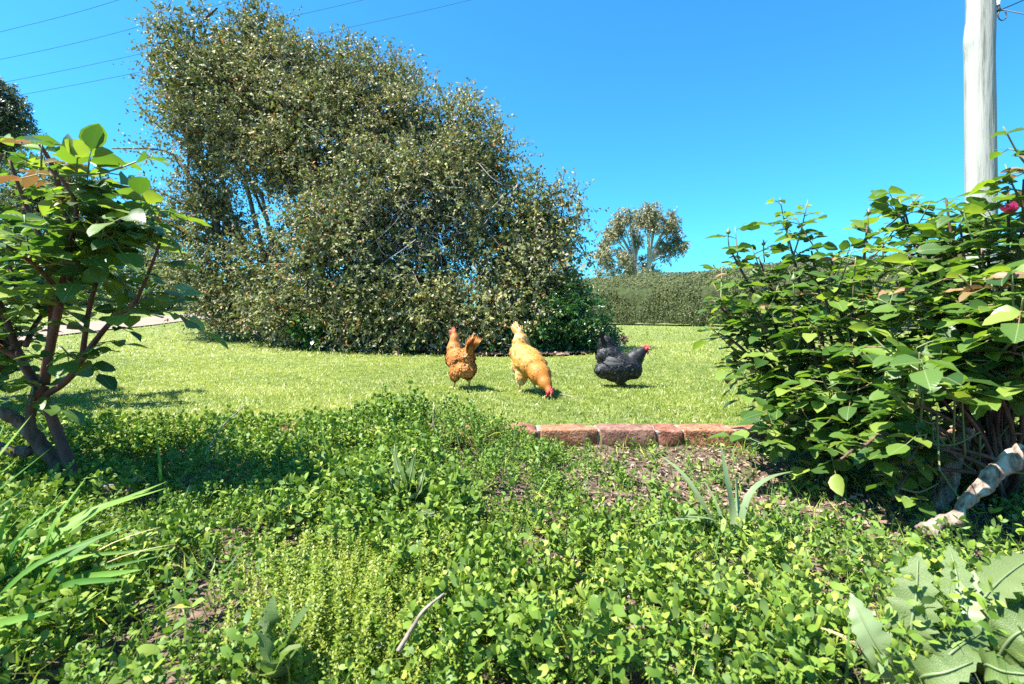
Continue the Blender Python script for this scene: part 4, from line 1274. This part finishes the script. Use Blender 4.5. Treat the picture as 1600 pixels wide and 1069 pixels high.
# grey green grass tuft in front of the bricks
tb = G(1145, 868)
tuft = empty('grass_tuft', tb, 'tuft of wide grey-green grass blades in front of the bricks', 'grass tuft')
for ctrl, w_ in (([tb, P(1105, 800, 1.08), P(1070, 745, 1.12), P(1028, 708, 1.18)], 0.019), ([tb, P(1146, 810, 1.1), P(1136, 750, 1.12), P(1125, 690, 1.15)], 0.016),
                 ([tb, P(1155, 830, 1.05), P(1170, 775, 1.06), P(1200, 748, 1.08), P(1240, 736, 1.12)], 0.017), ([tb, P(1110, 820, 1.1), P(1060, 812, 1.1), P(1010, 822, 1.1)], 0.014),
                 ([tb, P(1128, 830, 1.04), P(1112, 812, 1.04), P(1060, 806, 1.02)], 0.014), ([tb, P(1152, 800, 1.12), P(1150, 745, 1.16)], 0.011), ([tb, P(1120, 790, 1.12), P(1100, 750, 1.16)], 0.010)):
    blade('blade', ctrl, w_, M_PALEG, tuft, 0.2)
# prickly lettuce like plants at the bottom right
lprof = lambda t: 0.12 * (1 - t) + np.clip(np.sin(PI * np.clip((t - 0.08) / 0.92, 0, 1) ** 1.15), 0, 1) ** 0.8


def lettuce(base, leaves, label, name='thistle_plant'):
    e = empty(name, base, label, 'plant')
    for ctrl, w_, mt in leaves:
        o = blade('leaf', [base] + [P(*c) for c in ctrl], w_, mt, e, 0.25, 26, lprof, serr=0.2, wave=0.12, up=(-0.7, -0.6, 0.5))
        k = MB(); pth = smooth_path([base] + [P(*c) for c in ctrl], 20)
        k.tube(pth[:17] - np.array(base) + [-0.0012, -0.0012, 0.001], [0.0028, 0.0008], 5)
        link('midrib', k.mesh('midrib', M_PALEG, True), o)
    return e


bb = np.array([0.52, 0.63, 0.03])
lettuce(bb, [([(1425, 1000, 0.64), (1432, 930, 0.65), (1435, 862, 0.67)], 0.046, M_LETT), ([(1395, 1040, 0.62), (1360, 990, 0.63), (1328, 925, 0.66)], 0.038, M_PALEG),
             ([(1470, 1040, 0.62), (1500, 1010, 0.62), (1540, 985, 0.64)], 0.036, M_LETT), ([(1455, 990, .7), (1470, 930, .74), (1480, 900, .78)], 0.03, M_LETT), ([(1440, 1060, .58), (1480, 1050, .56), (1530, 1030, .56)], .034, M_LETT)],
        'broad jagged-leaved thistle plant at the bottom, left of its neighbour')
bb2 = np.array([0.615, 0.66, 0.03])
lettuce(bb2, [([(1530, 960, 0.66), (1560, 910, 0.68), (1625, 862, 0.72)], 0.038, M_LETT), ([(1500, 960, .67), (1495, 900, .69), (1482, 850, .72)], 0.034, M_LETT), ([(1512, 980, .65), (1514, 930, .67), (1522, 890, .69)], .03, M_PALEG),
              ([(1570, 1010, 0.63), (1600, 985, 0.62), (1660, 975, 0.62)], 0.042, M_LETT), ([(1550, 1000, .66), (1590, 950, .7), (1640, 930, .74)], .034, M_LETT), ([(1540, 1040, .6), (1570, 1050, .57), (1620, 1055, .55)], .034, M_LETT)], 'broad jagged-leaved thistle plant cut by the right edge')
blade_e = empty('dry_grass_blade', G(1405, 1069, 0.02), 'single long dry yellowing grass blade lying at the bottom right', 'grass blade')
blade('blade', [P(1405, 1075, .62), P(1370, 1035, .64), P(1325, 1000, .66), P(1275, 978, .68)], 0.012, M_DRY, blade_e)
# upright thistle in the middle
tb3 = np.array(G(640, 800)); 
lettuce(tb3, [([(632, 762, 1.163), (622, 727, 1.181), (616, 692, 1.209)], 0.035, M_LETT), ([(640, 762, 1.163), (646, 727, 1.163), (650, 707, 1.163)], 0.05, M_LETT), ([(655, 767, 1.135), (662, 742, 1.135), (666, 730, 1.135)], 0.04, M_LETT),
              ([(626, 772, 1.116), (610, 747, 1.116), (606, 727, 1.116)], 0.03, M_LETT), ([(655, 797, 1.069), (672, 804, 1.042), (690, 798, 1.042)], 0.03, M_LETT), ([(645, 772, 1.209), (640, 737, 1.228), (633, 714, 1.237)], .04, M_LETT)],
        'upright pale green thistle standing above the weeds in the middle', 'upright_thistle')
# smooth broad-leaved weed, bottom left of centre
wb = np.array(G(440, 1075, 0.02))
dock = empty('dock_plant', wb, 'broad smooth-leaved weed at the bottom, left of the lime weeds', 'plant')
dprof = lambda t: np.clip(np.sin(np.clip((t - 0.25) / 0.75, 0, 1) ** 0.8 * PI), 0, 1) * 0.95 + 0.07
for ctrl, w_ in (([(425, 1010, .66), (422, 965, .66), (428, 930, .67)], 0.034), ([(440, 1020, .64), (460, 980, .64), (488, 940, .65)], 0.038), ([(445, 1040, .62), (465, 1015, .62), (484, 985, .62)], 0.03), ([(430, 1050, .6), (450, 1020, .6), (468, 1012, .58)], 0.035), ([(425, 1040, .6), (410, 1000, .6), (398, 985, .6)], 0.03)):
    blade('leaf', [wb] + [P(*c) for c in ctrl], w_, M_LETT, dock, 0.2, 16, dprof)

# loose grass stems among the weeds at the left
for i, (ctrl, lab) in enumerate((([(250, 730, 1.3), (246, 695, 1.32), (244, 668, 1.34)], 'thin green grass stem standing in the weeds left of the shaded patch'),
                                 ([(385, 790, 1.2), (392, 755, 1.22), (396, 742, 1.24)], 'short thin grass stem beside the shaded weeds'),
                                 ([(515, 720, 1.5), (505, 685, 1.52), (497, 640, 1.55)], 'dark upright grass stem near the middle of the weeds'),)):
    b = P(*ctrl[0]); b[2] = 0
    e = empty('weed_sprout', b, lab, 'weed')
    blade('blade', [b] + [P(*c) for c in ctrl], 0.007, M_STRAP, e)
# twigs and stakes
for ctrl, r, lab, nm, mt in (([(622, 1018, .575), (646, 978, .60), (664, 952, .615), (694, 928, .64)], 0.0028, 'bleached dead stick leaning across the lime green weeds', 'dead_stick', M_DEAD),
                             ([(318, 715, 1.45), (332, 690, 1.48), (348, 665, 1.5), (382, 634, 1.55)], 0.0025, 'thin straw coloured dead stem sticking up from weeds at the left', 'dead_twig', M_DEAD),
                             ([(677, 700, 1.72), (677, 665, 1.72), (678, 636, 1.72)], 0.004, 'short brown dead stake standing in the weeds below the brown hen', 'dead_stake', M_DEAD),
                             ([(180, 778, 1.36), (190, 772, 1.34), (204, 764, 1.32)], 0.009, 'short cut grey branch lying at the foot of the near rose', 'cut_branch', M_OLDWOOD)):
    k = MB(); k.tube(smooth_path(PP(*ctrl), 12), [r, r * 0.8, r * 0.55], 7)
    tag(k.build(nm, mt, smooth=True), lab, 'stick')
k = MB(); s0 = G(167, 790); k.tube(np.array([s0 - [0, 0, .02], s0 + [0, 0, .03], s0 + [.004, 0, .055]]), [0.017, 0.016, 0.014], 9)
tag(k.build('cut_stump', M_OLDWOOD, smooth=True), 'small cut rose stump beside the near rose trunk', 'stump')
# petals and a straw on the lawn
for px, py in ((839, 632), (880, 644), (1086, 659), (1008, 607), (897, 616), (930, 640), (1000, 632), (772, 624), (560, 640), (1045, 640), (962, 610)):
    g = G(px, py, 0.028)
    s = R.uniform(0.007, 0.011)
    o = link('fallen_petal', mesh_tris('fallen_petal', ROSE_T[1][0] * [s, s * 1.2, s * 1.2] + [0, -s / 2, 0], ROSE_T[1][1], M_PETAL, smooth=True), None, Vector(g))
    o.rotation_euler = (R.uniform(-.4, .8), R.uniform(-.5, .5), R.uniform(0, 6))
    tag(o, 'tiny white petal lying on the lawn grass near the hens', 'petal', 'fallen white petals on the lawn')
k = MB(); k.tube(np.array([G(875, 616, .035), G(890, 619, .04), G(906, 624, .03)]), [0.0022, 0.002, 0.0012], 5)
tag(k.build('white_straw', M_DEAD, smooth=True), 'bleached white straw on the grass beside the pecking hen', 'straw')

# ------------------------------------------------------------------ hens
def hen_mat(name, cols, rough=0.6, spec=0.3):
    return leafmat(name, cols, rough=rough, trans=0.08, spec=spec, tgain=(1, 1, 1))


M_RED = noisemat('comb_red', [(0.3, (0.42, 0.03, 0.035)), (0.7, (0.6, 0.08, 0.08))], 60, 4, 0.5, 0.4, 200, dist=0.002)
M_BEAK = plain('beak_horn', (0.3, 0.2, 0.1), 0.4)
M_EYE = plain('eye_dark', (0.02, 0.012, 0.008), 0.1)
FEA_V = np.array([[0, 0, 0], [-0.3, 0.35, 0.05], [0.3, 0.35, 0.05], [-0.3, 0.75, 0.04], [0.3, 0.75, 0.04], [0, 1, -0.03], [0, 0.5, 0.1]])
FEA_T = np.array([[0, 2, 6], [0, 6, 1], [1, 6, 3], [2, 4, 6], [3, 6, 4], [3, 4, 5]])


def rot_y(a):
    c, s = math.cos(a), math.sin(a)
    return np.array([[c, 0, -s], [0, 1, 0], [s, 0, c]])       # positive raises the front (+x)


def hen(label, loc, fwd, blobs, head, tail, legs, mats, scale=1.0, nfeather=5200, flen=0.019, seed=1, wing=None, comb=1.0, tone_noise=0.13):
    """blobs: (x,y,z, rx,ry,rz, pitch deg, flow, tone). Local +x is forward, feet at z = 0."""
    rg = np.random.default_rng(seed)
    m_body, m_leg = mats
    e = empty('hen', loc, label, 'hen', 'hens on the lawn', rz=math.atan2(fwd[1], fwd[0]))
    e.scale = (scale,) * 3
    full = []
    for b in blobs:
        full.append(b)
        if b[1] != 0:
            full.append((b[0], -b[1]) + tuple(b[2:]))
    bm = bmesh.new()
    for (x, y, z, rx, ry, rz, pit, flow, tone) in full:
        m = Matrix.Translation((x, y, z)) @ Matrix(rot_y(math.radians(pit))).to_4x4() @ Matrix.Diagonal((rx, ry, rz, 1))
        bmesh.ops.create_icosphere(bm, subdivisions=3, radius=1, matrix=m)
    me = bpy.data.meshes.new('tmp'); bm.to_mesh(me); bm.free()
    ob = bpy.data.objects.new('tmp', me); COL.objects.link(ob)
    md = ob.modifiers.new('r', 'REMESH'); md.mode = 'VOXEL'; md.voxel_size = 0.006
    md = ob.modifiers.new('s', 'SMOOTH'); md.iterations = 20; md.factor = 0.6
    dg = bpy.context.evaluated_depsgraph_get()
    me2 = bpy.data.meshes.new_from_object(ob.evaluated_get(dg))
    bpy.data.objects.remove(ob); bpy.data.meshes.remove(me)
    me2.name = 'body'
    me2.calc_loop_triangles()
    nv = len(me2.vertices)
    V = np.zeros(nv * 3); me2.vertices.foreach_get('co', V); V = V.reshape(-1, 3)
    T = np.zeros(len(me2.loop_triangles) * 3, int); me2.loop_triangles.foreach_get('vertices', T); T = T.reshape(-1, 3)
    bpy.data.meshes.remove(me2)
    cs = np.array([[b[0], b[1], b[2]] for b in full]); rs = np.array([[b[3], b[4], b[5]] for b in full])
    fl = np.array([b[7] for b in full], float); tn = np.array([b[8] for b in full])

    def field(p):
        d = np.linalg.norm((p[:, None] - cs[None]) / rs[None], axis=2)
        w = np.exp(-3.5 * d); w /= w.sum(1, keepdims=True)
        return unit(w @ unit(fl)), w @ tn
    cen = V[T].mean(1)
    _, tone = field(cen)
    link('body', mesh_tris('body', V, T, m_body, np.clip(tone - 0.06, 0, 1), True), e)
    # feathers over the skin
    tri = V[T]; cr = np.cross(tri[:, 1] - tri[:, 0], tri[:, 2] - tri[:, 0]); ar = np.linalg.norm(cr, axis=1); nr = cr / ar[:, None]
    idx = rg.choice(len(T), nfeather, p=ar / ar.sum())
    u, v = rg.random(nfeather), rg.random(nfeather); sw = u + v > 1; u[sw] = 1 - u[sw]; v[sw] = 1 - v[sw]
    pos = tri[idx, 0] + u[:, None] * (tri[idx, 1] - tri[idx, 0]) + v[:, None] * (tri[idx, 2] - tri[idx, 0])
    nn = nr[idx]
    f, tone = field(pos)
    hd = np.linalg.norm(pos - np.array(head[0]), axis=1) < 0.024
    pos, nn, f, tone = pos[~hd], nn[~hd], f[~hd], tone[~hd]
    f = unit(f - nn * np.sum(f * nn, 1, keepdims=True) + 0.1 * rg.normal(size=f.shape))
    ax = unit(f + nn * rg.uniform(0.02, 0.18, (len(f), 1)))
    dh = np.linalg.norm(pos - np.array(head[0]), axis=1)
    ln = flen * rg.uniform(0.7, 1.3, len(f)) * np.clip(0.35 + dh / 0.16, 0.5, 1.15)
    mb = MB()
    mb.inst(FEA_V, FEA_T, frames(ax, nn, ln, np.where(dh < 0.15, 0.45, 0.75)), pos - nn * 0.003, np.clip(tone + tone_noise * rg.normal(size=len(f)), 0, 1))
    mb.build('plumage', m_body, e, kind='stuff')
    # wings: overlapping long feathers lying on the flanks
    if wing:
        (wx, wy, wz), wl, pit, wt = wing
        for sg in (1, -1):
            k = MB()
            for i in range(16):
                q = i / 15
                st = np.array([wx - 0.02 + 0.055 * (0.5 - q), sg * (wy + 0.004 * (i % 2)), wz + 0.045 * (q - 0.45)])
                d = unit(np.array([-1, sg * (-0.22 - 0.1 * (q > .6)), 0.05 + 0.28 * q - 0.05]))
                d = rot_y(math.radians(pit)) @ d
                k.inst(FEA_V, FEA_T, frames(d[None], np.array([[0, sg, 0.35]]), [wl * (0.75 + 0.3 * math.sin(q * PI))], 0.5), st[None], np.array([np.clip(wt + 0.12 * rg.normal(), 0, 1)]))
            link('wing', k.mesh('wing', m_body), e)
    # tail feathers, one by one
    (tb_, tdir, tl, nf, spread, tt_) = tail
    for i in range(nf):
        q = (i / (nf - 1) - 0.5) * 2
        d = unit(np.array(tdir) + np.array([0, q * spread, -0.12 * abs(q)]))
        side_ = unit(np.cross(d, [1, 0, 0.2]))
        L = tl * (1 - 0.25 * abs(q)) * rg.uniform(0.9, 1.05)
        pth = [np.array(tb_) + np.array([0, q * 0.014, 0]) + d * L * t + np.array([-0.02 * t * t, q * 0.01 * t, 0]) for t in np.linspace(0, 1, 7)]
        wf = [0.007, 0.011, 0.014, 0.015, 0.0145, 0.011, 0.003]
        nx = unit(np.array([0.25, 1.0 if q >= 0 else -1.0, 0.1]))
        Vt, Tt = [], []
        for p_, w_ in zip(pth, wf):
            s2 = unit(np.cross(d, nx))
            Vt += [p_ - s2 * w_, p_ + nx * 0.002, p_ + s2 * w_]
        for a in range(6):
            o3 = 3 * a
            Tt += [(o3, o3 + 1, o3 + 4), (o3, o3 + 4, o3 + 3), (o3 + 1, o3 + 2, o3 + 5), (o3 + 1, o3 + 5, o3 + 4)]
        tv = np.clip(tt_ + 0.12 * rg.normal(), 0, 1)
        link('tail_feather', mesh_tris('tail_feather', np.array(Vt), np.array(Tt), m_body, np.full(len(Tt), tv), True), e)
    # head: comb, wattles, face, beak, eyes
    hc, hp = np.array(head[0], float), math.radians(head[1])
    Rh = rot_y(hp)
    H_ = lambda x, y, z: hc + Rh @ np.array([x, y, z])
    c = comb
    prof_ = [(0.030, 0.004), (0.034, 0.018 * c), (0.026, 0.015 * c), (0.024, 0.034 * c), (0.014, 0.021 * c), (0.009, 0.040 * c), (0.0, 0.022 * c), (-0.006, 0.037 * c), (-0.012, 0.018 * c), (-0.02, 0.026 * c), (-0.018, 0.006)]
    Vc, Tc = [], []
    for s_ in (-1, 1):
        for a, b in prof_: Vc.append(H_(a, s_ * 0.0028, b))
        Vc.append(H_(0.008, s_ * 0.0045, 0.006))
    m = len(prof_)
    for j in range(m - 1):
        Tc += [(m, j, j + 1), (2 * m + 1, m + 1 + j + 1, m + 1 + j), (j, m + 1 + j, m + 2 + j), (j, m + 2 + j, j + 1)]
    link('comb', mesh_tris('comb', Vc, Tc, M_RED), e)
    for s_ in (-1, 1):
        k = MB(); k.tube(np.array([H_(0.017, s_ * 0.008, -0.010), H_(0.018, s_ * 0.010, -0.018), H_(0.017, s_ * 0.010, -0.028), H_(0.016, s_ * 0.009, -0.035)]), [0.003, 0.006, 0.0075, 0.002], 8)
        link('wattle', k.mesh('wattle', M_RED, True), e)
        k = MB(); k.tube(np.array([H_(0.012, s_ * 0.010, 0.001), H_(0.011, s_ * 0.0175, 0.001), H_(0.011, s_ * 0.021, 0.001)]), [0.014, 0.0135, 0.006], 10)
        fc = link('face', k.mesh('face', M_RED, True), e)
        k = MB(); k.tube(np.array([H_(0.013, s_ * 0.0195, 0.004), H_(0.013, s_ * 0.0225, 0.004), H_(0.013, s_ * 0.0235, 0.004)]), [0.0034, 0.003, 0.001], 8)
        link('eye', k.mesh('eye', M_EYE, True), fc)
    k = MB(); k.tube(np.array([H_(0.022, 0, 0.0), H_(0.032, 0, 0.0), H_(0.040, 0, -0.003), H_(0.046, 0, -0.008)]), [0.0095, 0.008, 0.0045, 0.0008], 8)
    link('beak', k.mesh('beak', M_BEAK, True), e)
    # legs with toes
    for (lx, ly, lz, fx) in legs:
        k = MB(); k.tube(np.array([[lx, ly, lz], [lx - 0.012, ly, lz * 0.55], [fx, ly, 0.008]]), [0.010, 0.0072, 0.0068], 8)
        lg = link('leg', k.mesh('leg', m_leg, True), e)
        for a in (0, 0.55, -0.55, PI):
            k = MB(); L = 0.038 if a != PI else 0.016
            k.tube(np.array([[fx, ly, 0.008], [fx + math.cos(a) * L * .5, ly + math.sin(a) * L * .5, 0.009], [fx + math.cos(a) * L, ly + math.sin(a) * L, 0.003]]), [0.0046, 0.0038, 0.0016], 6)
            link('toe', k.mesh('toe', m_leg, True), lg)
    return e


M_HBROWN = hen_mat('hen_russet', [(0, (0.17, 0.045, 0.01)), (0.4, (0.36, 0.115, 0.022)), (0.7, (0.46, 0.19, 0.05)), (1, (0.58, 0.4, 0.22))])
M_HGOLD = hen_mat('hen_gold', [(0, (0.28, 0.085, 0.012)), (0.35, (0.42, 0.17, 0.025)), (0.65, (0.5, 0.27, 0.065)), (1, (0.6, 0.49, 0.31))])
M_HBLACK = hen_mat('hen_black', [(0, (0.006, 0.006, 0.007)), (0.6, (0.016, 0.016, 0.018)), (1, (0.075, 0.072, 0.074))], rough=0.5, spec=0.28)  # palest stop is the feather sheen, put into the colour
M_LEGY = plain('leg_yellow', (0.5, 0.38, 0.18), 0.6)
M_LEGD = plain('leg_slate', (0.06, 0.06, 0.065), 0.6)

g = G(719, 607)
hen('russet brown hen walking away with head raised, leftmost of the three', Vector(g), (-0.52, 0.85),
    [(0.0, 0, .168, .118, .076, .078, 14, (-1, 0, -.15), .5), (.07, 0, .185, .06, .066, .072, 40, (-.6, 0, -.6), .45), (.085, 0, .245, .05, .05, .062, 10, (-.3, 0, -1), .8), (.084, 0, .3, .033, .033, .05, 8, (-.25, 0, -1), .6), (.095, 0, .352, .027, .019, .022, 0, (-.6, 0, -.7), .3),
     (-.085, 0, .13, .062, .068, .062, 0, (-.8, 0, -.6), .6), (-.08, 0, .205, .065, .058, .05, 30, (-1, 0, .25), .5), (-.122, 0, .25, .035, .026, .055, 20, (-.5, 0, .9), .55), (-.02, .046, .105, .045, .036, .056, 0, (-.2, 0, -1), .5)],
    ((.095, 0, .352), 0), ((-.115, 0, .225), (-.5, 0, 1), .15, 10, .26, .62), [(-.01, .045, .085, 0.0), (-.03, -.045, .085, -.03)], (M_HBROWN, M_LEGY), seed=2, wing=((.03, .074, .18), .1, 0, .45), comb=0.8)
g = G(826, 613)
hen('golden buff hen pecking at the grass, in the middle', Vector(g), (0.42, -0.9),
    [(0.0, 0, .185, .125, .09, .08, -24, (-1, 0, .3), .5), (.075, 0, .158, .078, .08, .07, -32, (-.9, 0, .5), .38), (.14, 0, .122, .078, .066, .058, -36, (-.8, 0, .6), .3), (.205, 0, .078, .05, .04, .038, -44, (-.7, 0, .75), .18), (.25, 0, .042, .028, .021, .022, -52, (-.6, 0, .8), .15),
     (-.085, 0, .225, .07, .078, .068, -20, (-1, 0, .4), .62), (-.105, 0, .285, .055, .052, .06, -20, (-.7, 0, .8), .7), (-.125, 0, .33, .035, .026, .05, -10, (-.3, 0, 1), .75), (-.06, 0, .15, .075, .08, .06, 0, (-.8, 0, -.5), .9), (0, .047, .105, .042, .036, .058, 0, (-.2, 0, -1), .88)],
    ((.25, 0, .042), -52), ((-.125, 0, .325), (-.3, 0, 1), .105, 8, .2, .85), [(0, .045, .08, .005), (-.02, -.045, .08, -.03)], (M_HGOLD, M_LEGY), seed=5, wing=((.035, .088, .18), .11, -24, .45), comb=1.0, nfeather=6000)
g = G(972, 604)
hen('black hen with red comb standing side-on, rightmost of the three', Vector(g), (0.985, -0.17),
    [(-.02, 0, .122, .122, .09, .098, 6, (-1, 0, -.05), .5), (.055, 0, .128, .068, .075, .085, 35, (-.7, 0, -.5), .55), (.08, 0, .182, .058, .05, .062, -35, (-.6, 0, -.8), .7), (.113, 0, .215, .038, .034, .044, -35, (-.7, 0, -.7), .6), (.143, 0, .245, .027, .019, .021, 0, (-.9, 0, -.4), .3),
     (-.11, 0, .105, .062, .07, .06, 0, (-1, 0, -.3), .75), (-.082, 0, .195, .085, .066, .066, 12, (-.8, 0, .5), .55), (-.1, 0, .258, .06, .036, .072, 0, (-.3, 0, 1), .4), (-.01, .045, .07, .045, .036, .05, 0, (-.2, 0, -1), .4)],
    ((.143, 0, .245), 0), ((-.105, 0, .23), (-.1, 0, 1), .135, 13, .3, .25), [(-.005, .04, .06, .0), (.02, -.04, .06, .03)], (M_HBLACK, M_LEGD), seed=8, wing=((.02, .083, .15), .115, 6, .7), comb=0.85, tone_noise=0.36)  # wide tone noise scatters the painted sheen as pale flecks
